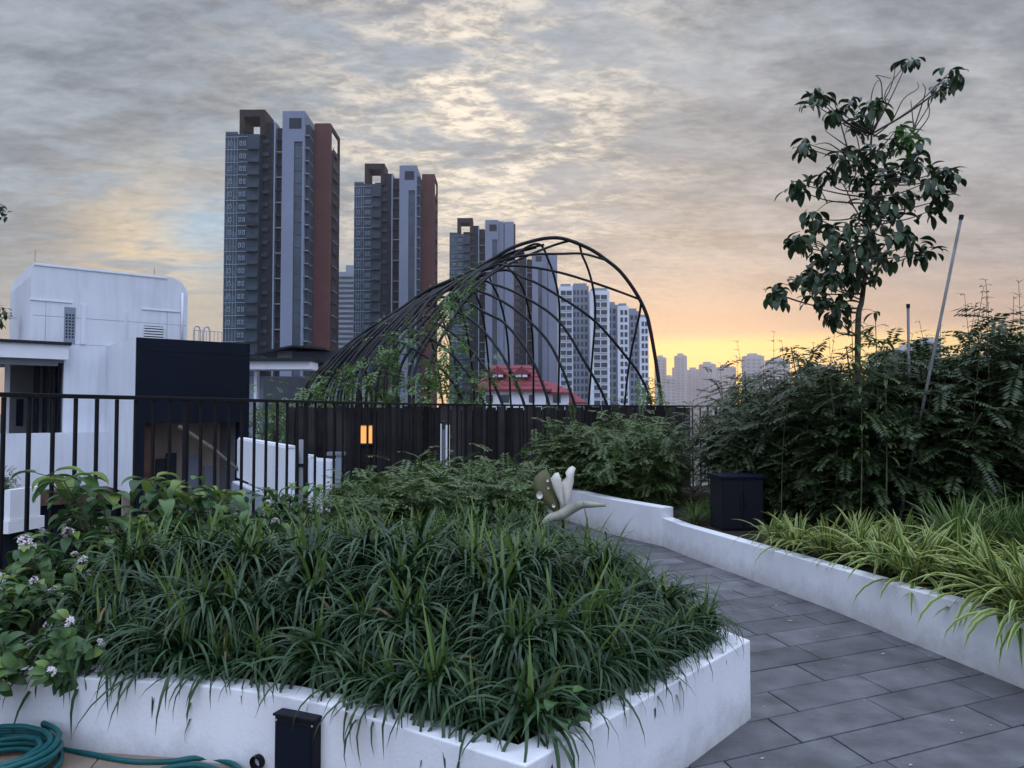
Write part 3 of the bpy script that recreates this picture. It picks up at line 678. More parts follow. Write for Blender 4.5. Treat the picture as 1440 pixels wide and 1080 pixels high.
for i in range(290):
    a = i*.2; t = i/290; r_ = .225-.04*math.sin(t*9+1)+hr.uniform(-.004, .004)
    hp_.append(V((hc.x+math.cos(a)*r_+.015*math.sin(t*13), hc.y+.02+math.sin(a)*r_*.9, hz+.014+.13*abs(math.sin(t*7.3))*(.35+.65*t)+.01*math.sin(a*1.3))))
run = [gr(x, y, hz+.011) for x, y in ((80, 1050), (125, 1060), (180, 1070), (235, 1071), (275, 1066), (305, 1068), (330, 1076), (352, 1097))]
ho = empty('garden_hose', (hc.x, hc.y, hz), 0, 'teal garden hose coiled on the beige tiles at the foot of the planter', 'hose')
hb = V((hc.x, hc.y, hz))
MB().tube([p-hb for p in spline(hp_, 2)]+[], .0112, 8).build('coil', 'hose', ho, smooth=True)
MB().tube([p-hb for p in spline([hp_[-1]]+run, 8)], .0112, 8).build('loose_end', 'hose', ho, smooth=True)
run2 = [gr(x, y, hz+.011) for x, y in ((190, 1104), (215, 1088), (245, 1078), (280, 1076), (310, 1084), (330, 1100))]
MB().tube([p-hb for p in spline(run2, 8)], .0112, 8).build('loose_end', 'hose', ho, smooth=True)
# ------------------------------------------------------------------ steel rib dome
SILL = [(620, 412, 934), (600, 414, 933), (570, 419, 930), (545, 430, 926), (520, 450, 924), (493, 480, 920), (462, 520, 914), (437, 560, 907), (410, 598, 893), (397, 627, 885), (383, 660, 873), (366, 690, 853), (350, 717, 829), (341, 742, 815), (336.5, 765, 795), (334, 776, 784)]
def sil(py):
    if py >= SILL[0][0]: return SILL[0][1:]
    for i in range(len(SILL)-1):
        y0, a0, b0 = SILL[i]; y1, a1, b1 = SILL[i+1]
        if y1 <= py <= y0:
            t = (y0-py)/(y0-y1); return a0+(a1-a0)*t, b0+(b1-b0)*t
    return SILL[-1][1:]
DY = 20.
def dome(px, py, side):
    l, r_ = sil(py); t = max(0, min(1, (px-l)/(r_-l))); hd = 4.2*(r_-l)/510
    return at(px, py, DY-side*hd*math.sqrt(max(0, 4*t*(1-t))))
dbase = at(680, 600, DY); dbase.z = .2
dm = empty('dome_trellis', dbase, 0, 'large open dome trellis of thin dark curved steel ribs beyond the railing', 'trellis')
def rib(pts_, r_):
    p = []
    for k in range(len(pts_)): p.append(V((pts_[k][0], pts_[k][1], 0)))
    sp_ = spline(p, 8); sides = []
    for i in range(len(pts_)-1):
        for k in range(8):
            t = k/8; sides.append(pts_[i][2]*(1-t)+pts_[i+1][2]*t)
    sides.append(pts_[-1][2])
    P = [dome(q.x, q.y, s) for q, s in zip(sp_, sides)]
    if pts_[0][1] > 600: P[0].z = .2
    if pts_[-1][1] > 600: P[-1].z = .2
    return MB().tube([q-dbase for q in P], r_, 7).build('rib', 'steel', dm, smooth=True)
# mouth arch along the outline
rib([(934, 618, 0), (930, 570, 0), (924, 520, 0), (914, 462, 0), (907, 437, 0), (893, 410, 0), (873, 383, 0), (853, 366, 0), (829, 350, 0), (795, 336.5, 0), (770, 335, 0), (742, 341, 0), (717, 350, 0), (690, 366, 0), (660, 383, 0), (627, 397, 0), (598, 410, 0), (560, 437, 0), (520, 462, 0), (480, 493, 0), (450, 520, 0), (430, 545, 0), (419, 570, 0), (412, 618, 0)], .050)
# near ribs: right foot -> over the crown -> far left foot
NB = [[(853,366,0),(820,357,1),(790,357,1),(750,358,1),(715,364,1),(675,382,.6)],
      [(897,420,0),(865,408,1),(830,396,1),(790,384,1),(750,376,1),(715,374,1),(680,380,.8)],
      [(922,618,1),(914,562,1),(902,532,1),(885,507,1),(838,453,1),(787,417,1),(740,392,1),(688,384,.7)],
      [(866,618,1),(851,562,1),(820,505,1),(787,453,1),(745,422,1),(698,401,1),(650,395,.5)],
      [(822,618,1),(806,562,1),(789,515,1),(766,474,1),(724,435,1),(678,411,1),(630,405,.5)],
      [(783,618,1),(768,555,1),(745,500,1),(711,456,1),(683,440,1),(645,420,1),(600,422,.5)],
      [(750,618,1),(735,562,1),(712,510,1),(684,470,1),(650,442,1),(600,430,.6)],
      [(720,618,1),(704,562,1),(680,515,1),(650,480,1),(610,452,1),(575,440,.6)],
      [(690,618,1),(678,562,1),(650,515,1),(615,482,1),(575,462,1),(545,455,.6)],
      [(662,618,1),(650,562,1),(622,520,1),(588,495,1),(550,476,1),(520,472,.6)]]
FF = [432, 441, 450, 460, 470, 481, 493, 506, 520, 535]
def jf(f): return 480-(f-424)*1.6 if f < 456 else max(345, 430-(f-456)*.78) if f < 515 else max(340, 384-(f-515)*.5)
def leg(f, j, side):
    o_ = []
    for t in (.10, .25, .42, .60, .78, .90, 1.):
        y = j+(620-j)*t; q = max(0, (y-j)/(565-j)); o_.append((sil(y)[0]+(f-417)*min(1.05, q)**.8, y, side))
    return o_
for p, f in zip(NB, FF):
    rib(p+leg(f, max(p[-1][1]+10, jf(f)), -1), .031)
# far ribs: right far foot -> crown -> near left foot
FB = [[(874,618,-1),(879,562,-1),(885,510,-1),(893,470,-1),(899,443,-.5),(901.5,425,0)],
      [(824,618,-1),(828,562,-1),(833,500,-1),(837,440,-1),(833,400,-1),(820,362,-1),(800,339,-.3)],
      [(784,618,-1),(785,562,-1),(787,470,-1),(785,415,-1),(772,368,-1),(752,343,-.3)],
      [(750,618,-1),(750,562,-1),(750,500,-1),(747,455,-1),(735,405,-1),(716,378,-1),(700,364,-.3)],
      [(722,618,-1),(718,562,-1),(714,480,-1),(705,430,-1),(692,400,-1),(678,384,-.3)],
      [(694,618,-1),(690,562,-1),(686,500,-1),(678,440,-1),(664,405,-1),(648,392,-.3)],
      [(670,618,-1),(667,562,-1),(662,500,-1),(650,440,-1),(636,410,-1),(622,402,-.3)],
      [(648,618,-1),(645,562,-1),(638,500,-1),(622,450,-1),(605,424,-1),(592,416,-.3)],
      [(626,618,-1),(622,562,-1),(612,500,-1),(598,460,-1),(580,440,-1),(565,436,-.3)]]
rib(FB[0], .031)
for p, f in zip(FB[1:], [600, 578, 556, 536, 517, 500, 485, 471]):
    rib(p+leg(f, max(p[-1][1]+12, jf(f)), 1), .033)
for f in (421, 429, 437, 446, 455, 464, 474, 485, 497, 510, 524, 539, 555, 572):
    j = max(368, jf(f)); rib([(sil(j-26)[0]+26, j-24, -.4), (sil(j-9)[0]+8, j-9, -.2)]+leg(f, j, 1), .033)
# vines climbing on it
vr = random.Random(12)
def vine(label, pts_, side, rad, nl, ll, group='climbers on the dome'):
    P = [dome(x, y, side)+V((0, -.25, 0)) for x, y in pts_]; b = V((P[-1].x, P[-1].y, .2))
    root = empty('climbing_vine', b, 0, label, 'vine', group); st, lf_ = MB(), MB(); sp_ = spline(P, 6)
    st.tube([p-b for p in sp_], .012, 5)
    for i in range(nl):
        c = vr.choice(sp_)+V((vr.gauss(0, rad), vr.gauss(0, rad), vr.gauss(0, rad)))-b
        d = sdir(vr, -.9, .6); spray(lf_, c, d, vr.uniform(.2, .45), vr, ll*.45, ll, 0, .9, .07)
    lf_.build('foliage', 'leafvine', root); st.build('stem', 'twig', root)
vine('dense leafy vine hanging in the middle of the dome from its crown to the railing', [(655, 395), (640, 420), (622, 455), (632, 490), (618, 520), (622, 560), (640, 590), (648, 640)], 1, .24, 230, .13, None)
vine('pale green vine spreading over the left flank of the dome', [(575, 470), (560, 492), (552, 515), (548, 560)], 1, .26, 90, .12, None)
vine('low leafy vine round the foot of the ribs at the left end of the dome', [(540, 520), (510, 535), (480, 545), (450, 550), (450, 565)], 1, .28, 150, .12, None)
vine('leafy vine between the dense hanging vine and the red roofed house', [(600, 520), (650, 535), (690, 530), (640, 556)], 1, .25, 90, .12, None)
vine('small vine clump at the right foot of the mouth arch of the dome', [(918, 545), (905, 552), (915, 570)], 1, .2, 50, .12, None)
# ------------------------------------------------------------------ dark timber screen below the dome
sw = empty('timber_screen', (0, 15.0, -4), 0, 'dark wall of uneven upright timber planks below the dome', 'screen wall')
mb = MB(); x = at(402, 600, 15).x; k = 0
while x < at(965, 600, 15.).x:
    w_ = vr.uniform(.10, .22); d_ = vr.uniform(-.03, .03); mb.box(x, x+w_-.012, d_, d_+.05, 0, 5.62+vr.uniform(-.03, .02)); x += w_
mb.build('planks', 'timber', sw); MB().box(at(402, 600, 15).x, at(965, 600, 15).x, .09, .25, 0, 5.55).build('backing', 'navy', sw)
lp_ = at(514, 611, 14.9)
wl = empty('lit_window', (lp_.x, 14.955, lp_.z-.17), 0, 'small warm lit window glowing orange in the dark timber screen', 'window')
MB().box(-.125, .125, -.02, 0, 0, .34).build('pane', 'lamp', wl)
fm = MB(); fm.box(-.155, -.126, -.04, .0, -.03, .37); fm.box(.126, .155, -.04, .0, -.03, .37); fm.box(-.125, .125, -.04, .0, .341, .37); fm.box(-.125, .125, -.04, 0, -.03, -.001); fm.box(.035, .05, -.035, -.0205, 0, .34); fm.build('frame', 'timber', wl)
wp = at(625, 640, 13.5)
po = empty('white_post', (wp.x, 13.5, -1), 0, 'pale double post standing before the timber screen', 'post')
zt = at(625, 596, 13.5).z+1
MB().box(-.10, -.055, 0, .06, 0, zt).build('upright', 'whitetrim', po); MB().box(.02, .09, 0, .06, 0, zt-.02).build('upright', 'whitetrim', po); MB().box(-.10, .09, .061, .08, .4, zt-.1).build('backplate', 'greywall', po)
# ------------------------------------------------------------------ white neighbouring house at left
HC = V((-9.8, 20.0, 0)); HR = R(39.7)
nb_ = empty('white_house', HC, HR, 'white neighbouring house with a rounded roof block and black boxed bay at left', 'house')
def part(name, boxes, m, parent=nb_, bevel=0.):
    mb = MB()
    for b in boxes: mb.box(*b)
    return mb.build(name, m, parent, bevel=bevel)
# upper block, rounded at its right end
prof_ = [(-1.98, 3.45), (-1.965, 5.30), (-1.90, 5.68), (1.63, 5.68)]+[(1.63+.60*math.sin(a), 5.08+.60*math.cos(a)) for a in [i*math.pi/16 for i in range(1, 9)]]+[(2.23, 3.45)]
mb = MB(); npf = len(prof_)
mb.add([(a, 3.2, z) for a, z in prof_]+[(a, 7.4, z) for a, z in prof_], [tuple(range(npf-1, -1, -1)), tuple(range(npf, 2*npf))]+[(i, (i+1) % npf, npf+(i+1) % npf, npf+i) for i in range(npf)])
ub = mb.build('roof_block', 'whitefar', nb_)
ub.data.flip_normals()
part('ledge_line', [(-2.0, -.95, 3.17, 3.199, 4.62, 4.66), (.9, 2.0, 3.17, 3.199, 4.60, 4.63)], 'whitetrim')
part('pilaster', [(-.72, -.60, 3.16, 3.199, 3.46, 4.60), (.42, .50, 3.17, 3.199, 3.46, 4.5)], 'whitefar')
part('perforated_panel', [(-1.14, -.86, 3.18, 3.199, 3.46, 4.5)], 'hdbgrey')
pp = MB()
for i in range(3):
    for j in range(8): pp.box(-1.10+.08*i, -1.06+.08*i, 3.172, 3.1795, 3.62+.09*j, 3.67+.09*j)
pp.build('perforation', 'navy', nb_)
lv = part('louvre', [(.98, 1.52, 3.18, 3.199, 3.72, 4.12)], 'navy')
lvs = MB()
for i in range(5): lvs.box(.96, 1.54, 3.15, 3.179, 3.73+.08*i, 3.775+.08*i)
lvs.build('louvre_blade', 'whitetrim', lv)
part('lightning_rod', [(-1.86, -1.85, 3.4, 3.41, 5.68, 6.05), (1.28, 1.29, 3.4, 3.41, 5.68, 5.95)], 'steel')
part('wall_joint', [(-1.9, 2.2, 3.197, 3.199, 4.20, 4.212)], 'hdbgrey'); part('wall_joint', [(1.62, 1.632, 3.197, 3.199, 3.46, 4.59)], 'hdbgrey'); part('wall_joint', [(-1.60, -1.59, 3.197, 3.199, 3.46, 4.61)], 'hdbgrey')
MB().tube([V((2.05, 3.15, 3.46)), V((2.05, 3.15, 5.2))], .035, 8).build('rain_pipe', 'whitetrim', nb_, smooth=True)
part('drip_edge', [(-1.9, 1.6, 3.17, 3.199, 5.60, 5.64)], 'whitetrim')
# lower walls
part('wall', [(-1.12, 2.9, 3.21, 7.3, -16, 3.449)], 'whitefar')
part('side_wall', [(-.02, .14, .012, 3.2, -.62, 3.44)], 'whitefar')
part('bay_roof', [(.141, 2.98, .012, 3.2, 3.2, 3.38)], 'roofdark')
part('black_bay', [(-.015, 2.98, -.05, .01, 1.22, 3.46), (2.90, 2.98, .011, 3.2, 1.22, 3.46), (.141, 2.899, .011, .8, 1.22, 1.30)], 'navy', bevel=.008)
part('bay_seam', [(.05, 2.9, -.058, -.051, 3.12, 3.135)], 'black')
part('bay_column', [(-.015, .22, -.04, .3, -3, 1.219)], 'navy'); part('bay_column', [(2.72, 2.98, -.04, .3, -3, 1.219)], 'navy')
part('door_post', [(.26, .58, .3, .5, -3, 1.25)], 'brownwood')
part('recess_wall', [(.14, 2.95, 1.75, 1.9, -3, 3.2)], 'beige')
part('recess_side', [(2.78, 2.9, .31, 1.74, -3, 1.3)], 'greywall')
part('sliding_panel', [(.66, .80, 1.2, 1.26, -3, 1.22), (.86, 1.12, 1.3, 1.36, -3, .2), (1.16, 1.45, 1.4, 1.44, -3, .35)], 'towerdark')
part('door_leaf', [(1.85, 2.25, 1.68, 1.74, -3, .25), (2.3, 2.68, 1.68, 1.74, -3, -.1)], 'hdbgrey')
part('plinth', [(-6, .15, 2.3, 3.19, -1.0, -.63)], 'brownwood'); part('base_shade_block', [(-6, 2.9, 2.6, 3.18, -16, -1.01)], 'navy')  # solid near-black block paints the darkness of the recess below the plinth
# loggia under the flat roof
part('loggia_roof', [(-6.5, -1.02, 2.72, 6.9, 3.38, 3.46)], 'roofdark'); part('fascia', [(-6.5, -1.08, 2.80, 3.19, 2.98, 3.379)], 'whitetrim')
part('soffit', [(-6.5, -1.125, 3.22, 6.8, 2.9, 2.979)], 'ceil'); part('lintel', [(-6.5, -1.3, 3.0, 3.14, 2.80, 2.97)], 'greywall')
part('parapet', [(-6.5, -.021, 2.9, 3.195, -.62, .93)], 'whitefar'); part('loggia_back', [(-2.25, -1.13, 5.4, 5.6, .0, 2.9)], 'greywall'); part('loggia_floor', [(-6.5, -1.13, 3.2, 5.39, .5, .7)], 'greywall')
part('curtain', [(-1.62, -1.56, 4.2, 4.9, .7, 2.9), (-1.46, -1.42, 3.8, 4.3, .7, 2.9), (-1.34, -1.30, 3.4, 3.9, .7, 2.9), (-1.25, -1.22, 3.3, 3.6, .7, 2.9)], 'navy')
part('slot_window', [(-1.98, -1.80, 5.36, 5.395, 1.1, 1.9)], 'navy'); part('window_post', [(-2.36, -2.24, 4.6, 4.75, .7, 2.9)], 'whitetrim')
# roof ladder hoops
part('parapet_rail', [], 'metal') if False else None
lm = MB()
for a in (1.75, 2.02):
    lm.tube(spline([V((a, 1.0, 3.3)), V((a, 1.0, 3.85)), V((a+.08, 1.0, 3.98)), V((a+.17, 1.0, 3.85)), V((a+.17, 1.0, 3.3))], 5), .022, 6)
lm.build('ladder_hoop', 'metal', nb_, smooth=True)
lm = MB()
for z in (3.55, 3.95): lm.tube([V((2.02, 1.9, z)), V((2.85, 1.9, z))], .016, 6)
for i in range(8): lm.tube([V((2.05+.114*i, 1.9, 3.3)), V((2.05+.114*i, 1.9, 3.95))], .011, 5)
lm.build('roof_railing', 'metal', nb_)
# leaning branch across the recess
bp0, bp1, bp2 = at(252, 600, 18.6), at(300, 632, 18.4), at(348, 668, 18.2)
o = empty('bare_branch', (bp2.x, bp2.y, bp2.z), 0, 'bare branch slanting across the dark recess below the black bay', 'branch')
MB().tube([p-bp2 for p in spline([bp0, bp1, bp2, at(410, 688, 18), at(430, 700, 18)], 5)], [.05]*6+[.04]*14+[.03], 7).build('limb', 'bark', o, smooth=True)
# planter box with plant at the left edge, beyond the railing
q = at(-6, 725, 9.0)
o = empty('ledge_planter', (q.x, 9.0, q.z), R(-8), 'white edged planter box on a ledge beyond the railing at far left', 'planter')
MB().box(-1.2, .22, -.06, .5, -.2, -.06).build('ledge', 'whitetrim', o); MB().box(-1.2, .12, .0, .45, -.055, .22).build('pot', 'black', o); MB().box(.125, .20, -.02, .45, -.055, .30).build('end_panel', 'whitetrim', o)
MB().box(-1.25, .1, .1, .5, -1.6, -.201).build('support', 'navy', o)
o2 = copy_tree(lp[0]); o2.location = (q.x-.12, 9.2, q.z+.18); o2.scale = (.5, .5, .6); o2['label'] = 'small light green plant growing in the white edged box at far left'; o2['category'] = 'plant'
if 'group' in o2: del o2['group']
# white parapet walls in the gap right of the black bay
def wseg(name, label, a, b, zt, zb, th, m='whitefar', cap=True, zt2=None):
    p, r_ = V((a.x, a.y, 0)), V((b.x, b.y, 0)); d = (r_-p); o = empty(name, (p.x, p.y, zb), math.atan2(d.y, d.x), label, 'wall')
    L_ = d.length; MB().box(0, L_, 0, th, 0, zt-zb-.041).build('wall_body', m, o)
    MB().box(-.02, L_+.02, -.03, th+.03, zt-zb-.04, zt-zb).build('coping', 'whitetrim', o)
wseg('parapet_wall', 'white parapet wall receding beside the black bay, seen through the railing', at(346, 614, 18.5), at(417, 626, 14.0), .90, -.05, -.2)
wseg('lower_wall', 'lower plain white wall coloured grey for the shade under the white parapet', at(338, 680, 18.3), at(420, 680, 13.9), -.12, -4, -.2, 'hdbgrey')  # grey material on a white wall puts its shade into the colour
wseg('boundary_wall', 'short white panelled wall right of the grey downpipe before the timber screen', at(431, 632, 14.6), at(446, 637, 14.2), .72, -4, -.15)
wseg('stepped_wall', 'lowest white wall segment with narrow panels nearest the lit window', at(447, 640, 14.3), at(474, 642, 14.0), .66, -4, -.15)
o = empty('downpipe', (at(424, 640, 14.2).x, 14.2, -3), 0, 'grey vertical downpipe between two white walls beyond the railing', 'pipe')
MB().tube([V((0, 0, 0)), V((0, 0, 4.0))], .05, 10).build('pipe', 'greywall', o, smooth=True); MB().box(-.08, .08, -.06, .06, 3.5, 3.56).build('bracket', 'steel', o); MB().box(-.07, .07, -.06, .06, 3.1, 3.14).build('bracket', 'steel', o)
p = at(412, 700, 13.0); o = empty('gate_post', (at(478, 640, 14.0).x, 14.0, -3), 0, 'pale square gate post at the end of the low white walls', 'post')
MB().box(-.06, .06, -.06, .06, 0, 3.72).build('shaft', 'hdbgrey', o); MB().box(-.22, .09, -.09, .09, 3.721, 3.78).build('cap', 'greywall', o)
# fill ground between the houses
struct(MB().box(-40, 40, 13.6, 60, -4.4, -4).build('courtyard', 'deck'))
# ------------------------------------------------------------------ grey house and trees behind the dome's tail
GY = 42.; gS = GY/1080
def gx(px): return (px-410)*gS
def gz(py): return EYE+(580-py)*gS+4
o = empty('grey_house', (at(410, 600, GY).x, GY, -4), 0, 'low grey house with dark eaves between the black bay and the dome', 'house')
MB().box(gx(300), gx(475), 1, 9, 0, gz(528)).build('wall', 'hdbgrey', o); MB().box(gx(330), gx(440), -.6, .99, gz(520), gz(509)).build('canopy', 'whitetrim', o); MB().box(gx(330), gx(442), -.9, 1.0, gz(508.9), gz(505)).build('canopy_roof', 'roofdark', o)
MB().box(gx(377), gx(401), 1.5, 6, gz(508), gz(490)).build('dormer_wall', 'greywall', o); MB().box(gx(401.2), gx(470), 1.2, 7, gz(508), gz(492)).build('attic', 'towerdark', o)
rm = MB(); rm.add([(gx(350), .8, gz(497)), (gx(405), .8, gz(486)), (gx(452), .8, gz(490)), (gx(452), 7, gz(490)), (gx(405), 7, gz(486)), (gx(350), 7, gz(497)), (gx(350), .8, gz(494)), (gx(405), .8, gz(483)), (gx(452), .8, gz(487)), (gx(452), 7, gz(487)), (gx(405), 7, gz(483)), (gx(350), 7, gz(494))],
    [(0, 1, 4, 5), (1, 2, 3, 4), (6, 11, 10, 7), (7, 10, 9, 8), (0, 6, 7, 1), (1, 7, 8, 2), (2, 8, 9, 3), (3, 9, 10, 4), (4, 10, 11, 5), (5, 11, 6, 0)]); rm.build('roof', 'roofdark', o)
MB().box(gx(352), gx(356), .5, .98, 0, gz(521)).build('column', 'whitetrim', o); MB().box(gx(362), gx(430), .95, .999, 2, gz(532)).build('window', 'glassd', o)
def garden_tree(label, px, py, Y, zb, cr, nl, grp):
    top = at(px, py, Y); b = V((top.x, Y, zb)); root = empty('garden_tree', b, 0, label, 'tree', grp); t, f = MB(), MB(); h = top.z-zb
    path = spline([V((0, 0, 0)), V((.1, 0, h*.4)), V((-.05, .1, h*.8))], 5); t.tube(path, [.12*(1-.7*k/len(path)) for k in range(len(path))], 7)
    for k in range(nl):
        q = V((vr.gauss(0, cr*.5), vr.gauss(0, cr*.5), h*.72+vr.gauss(0, cr*.38)))
        if q.z > h: q.z = h-.1*vr.random()
        spray(f, q, sdir(vr, -.5, .5), vr.uniform(.3, .6), vr, .09, .22, 0, .8, .11)
        if k % 12 == 0: t.tube([path[min(len(path)-1, 3+k % 8)], q], .02, 4)
    f.build('crown', 'leafvine', root); t.build('trunk', 'bark', root, smooth=True)
garden_tree('bushy green tree in front of the grey house beside the black bay', 385, 512, 30, -4, 1.3, 150, None)
garden_tree('green tree behind the left tail of the dome', 432, 508, 31, -4, 1.3, 160, None)
garden_tree('pale green tree seen through the ribs left of the hanging vine', 530, 500, 30, -4, 1.5, 170, None)
# leafy tree reaching in at the left edge
lt = V((-16.2, 22.0, 3.46)); o = empty('roof_tree', lt, 0, 'potted tree at the left edge with only its leaf tips in view', 'tree')
f, t = MB(), MB()
MB().tube([V((0, 0, 0)), V((0, 0, .4))], [.35, .42], 14).build('pot', 'brownwood', o); t.tube(spline([V((0, 0, .3)), V((.1, 0, 2)), V((.2, .1, 4.2))], 5), .05, 6)
for px, py, k_ in ((4, 296, 10), (-3, 290, 9), (6, 442, 12), (-2, 436, 16), (-8, 448, 16), (-30, 300, 12), (-40, 380, 20), (-20, 420, 16)):
    c = at(px, py, 22+vr.uniform(-.3, .3))-lt; t.tube([V((.1, 0, max(1, c.z-1))), c], .015, 5)
    for k in range(k_): f.ribbon(c+V((vr.gauss(0, .1), vr.gauss(0, .1), vr.gauss(0, .1))), sdir(vr, -.6, .7), vr.uniform(.15, .28), .10, 4, 1., .1, OVAL)
f.build('crown', 'leaftree', o); t.build('trunk', 'bark', o)
# ------------------------------------------------------------------ red roofed house
RY = 68.; rS = RY/1080
rx = lambda px: (px-725)*rS
rz = lambda py: EYE+(580-py)*rS-GZ
o = empty('red_roof_house', (at(725, 600, RY).x, RY, GZ), 0, 'white house with a red hipped roof and two small dormers behind the dome', 'house')
MB().box(rx(676), rx(768), .6, 8.5, 0, rz(549)).build('wall', 'whitetrim', o)
def hip(name, x0, x1, r0, r1, ye, yr, d0, d1, m, parent):
    mb = MB(); ym = (d0+d1)/2
    mb.add([(rx(x0), d0, rz(ye)), (rx(x1), d0, rz(ye)), (rx(x1), d1, rz(ye)), (rx(x0), d1, rz(ye)), (rx(r0), ym, rz(yr)), (rx(r1), ym, rz(yr)), (rx(x0), d0, rz(ye)-.15), (rx(x1), d0, rz(ye)-.15), (rx(x1), d1, rz(ye)-.15), (rx(x0), d1, rz(ye)-.15)],
           [(0, 1, 5, 4), (1, 2, 5), (2, 3, 4, 5), (3, 0, 4), (6, 7, 1, 0), (7, 8, 2, 1), (8, 9, 3, 2), (9, 6, 0, 3), (9, 8, 7, 6)]); return mb.build(name, m, parent)
rf = hip('roof', 664, 776, 690, 748, 548, 509, 0, 9, 'roofred', o)
tl = MB()
for k in range(6):
    t_ = k/6; tl.box(rx(664+26*t_), rx(776-28*t_), 4.5*t_-.03, 4.5*t_+.05, rz(548-39*t_)-.01, rz(548-39*t_)+.06)
tl.build('tile_course', 'roofred', rf)
for c in (699, 734):
    g = MB(); x0, x1 = rx(c-14), rx(c+14); g.add([(x0, 1.3, rz(525)), (x1, 1.3, rz(525)), (rx(c), 1.3, rz(513)), (x0, 5, rz(525)), (x1, 5, rz(525)), (rx(c), 5, rz(513))], [(0, 3, 5, 2), (1, 2, 5, 4), (0, 2, 1), (0, 1, 4, 3)])
    dr = g.build('dormer', 'roofred', rf); MB().box(rx(c-9), rx(c+9), 1.45, 3.5, rz(531), rz(525.2)).build('dormer_wall', 'roofred', dr)
    for s in (-4.5, 4.5): MB().box(rx(c+s-3.4), rx(c+s+3.4), 1.38, 1.449, rz(529), rz(525.6)).build('dormer_window', 'whitetrim', dr)
hip('porch_roof', 762, 806, 764, 780, 551, 534, 1, 7.5, 'roofred', o); MB().box(rx(770), rx(802), 1.6, 7, 0, rz(552)).build('porch_wall', 'whitetrim', o); hip('side_roof', 800, 828, 803, 812, 565, 551, 2, 6, 'roofred', o); MB().box(rx(803), rx(825), 2.4, 5.8, 0, rz(566)).build('side_wall', 'whitetrim', o)
for a, b in ((683, 693), (704, 716), (744, 752), (779, 790)): MB().box(rx(a), rx(b), .52 if b < 770 else 1.5, .599 if b < 770 else 1.599, rz(566), rz(555)).build('window', 'glassd', o)
o = empty('flat_roof_house', (at(645, 600, 60).x, 60, GZ), 0, 'plain white flat roofed house left of the red roof behind the vine', 'house')
MB().box(-2.6, 1.6, 0, 6, 0, 16.6).build('wall', 'whitetrim', o); MB().box(-2.8, 1.75, -.2, 6.2, 16.601, 16.85).build('roof', 'greywall', o); MB().box(-.9, .3, -.06, -.001, 14.6, 15.8).build('window', 'glassd', o)
# ------------------------------------------------------------------ condominium towers
TYD = 210.; S = TYD/1080
tx = lambda px: (px-393)*S
tz = lambda py: EYE+(580-py)*S-GZ
tw = empty('apartment_tower', (at(393, 600, TYD).x, TYD, GZ), 0, 'tallest looking dark apartment tower with pale slab and red brick end at left', 'tower', None)
FH = 18*S
def tbx(name, x0, x1, yt, d0, d1, m, yb=None, parent=tw): return MB().box(tx(x0), tx(x1), d0, d1, 0 if yb is None else tz(yb), tz(yt)).build(name, m, parent)
fa = MB(); fa.box(tx(313), tx(362), 0, 18, 0, tz(190), 0)
for k in range(27):
    z = tz(194)-k*FH
    if z < 1: break
    fa.box(tx(312.6), tx(331), -.18, -.001, z-.18, z, 1); fa.box(tx(331.2), tx(346), -.30, -.001, z-.14, z, 1)
    fa.box(tx(313), tx(331), -.10, -.002, z-FH+.35, z-FH*.45, 2)
    for x in (313, 317, 321.5, 326, 330.5): fa.box(tx(x), tx(x)+.09, -.15, -.003, z-FH, z-.181, 1)
fa.build('glass_block', ['towerblue', 'towerline', 'towerglass'], tw)
for k in range(23):
    z = tz(194)-k*FH
    for x0, x1 in ((319, 323.5), (334, 337.6), (339.5, 343)):
        if (k*3+x0) % 7 == 0 and x0 < 330: continue
        wn = MB().box(tx(x0), tx(x1), -.34, -.19, z-FH*.72, z-FH*.36).build('window', 'towerline', tw)
        MB().box(tx(x0)+.13, tx(x1)-.13, -.36, -.341, z-FH*.68, z-FH*.40).build('pane', 'towerglass', wn)
    b_ = MB(); b_.box(tx(346.5), tx(361.8), -1.2, -.001, z-.22, z); b_.box(tx(346.5), tx(361.8), -1.2, -1.12, z+.001, z+.95); b_.build('balcony', 'towerblue' if k % 7 else 'towerdark', tw) if k > 0 else None
    MB().box(tx(383.4), tx(397.8), 1.6, 2.99, z-.25, z).build('service_slab', 'towerline' if k % 2 else 'towerblue', tw)
    sb_ = MB(); sb_.box(tx(430.2), tx(436), -1.6, 3.6, z-.20, z); sb_.build('side_balcony', 'towerline', tw)
    MB().box(tx(460.05), tx(460.05)+.12, 6.5, 12.5, z-FH*.75, z-FH*.25).build('end_window', 'towerdark', tw)
    for d_ in (6.2, 9.3): MB().box(tx(460.05)+.13, tx(460.05)+.5, d_, d_+2.6, z-FH*.80, z-FH*.76).build('end_ledge', 'towerline' if k % 2 else 'towerbrown', tw)
tbx('parapet', 312.8, 331, 186.5, -.1, .2, 'towerline', 187.5); tbx('parapet_glass', 313, 330.9, 187.6, 0, .1, 'towerglass', 189.9)
pf = MB(); pf.box(tx(331), tx(338), 1, 9, tz(189.9), tz(163.1)); pf.box(tx(361), tx(368), 1, 9, tz(189.9), tz(163.1)); pf.box(tx(331), tx(368), 1, 9, tz(163), tz(153)); pf.build('portal_frame', 'towerbrown', tw)
tbx('plant_room', 343, 360.9, 175, 9.2, 15, 'towerred', 189.9)
tbx('recess', 362.2, 381, 168, 3, 18, 'towerdark')
for k in range(23): MB().box(tx(363), tx(372), 2.2, 2.99, tz(194)-k*FH-1.0, tz(194)-k*FH).build('recess_sill', 'towerblue', tw)
tbx('fin', 381.2, 383.2, 170, 1.2, 6, 'towerline'); tbx('dark_bay', 383.3, 398, 176, 3, 16, 'towerdark')
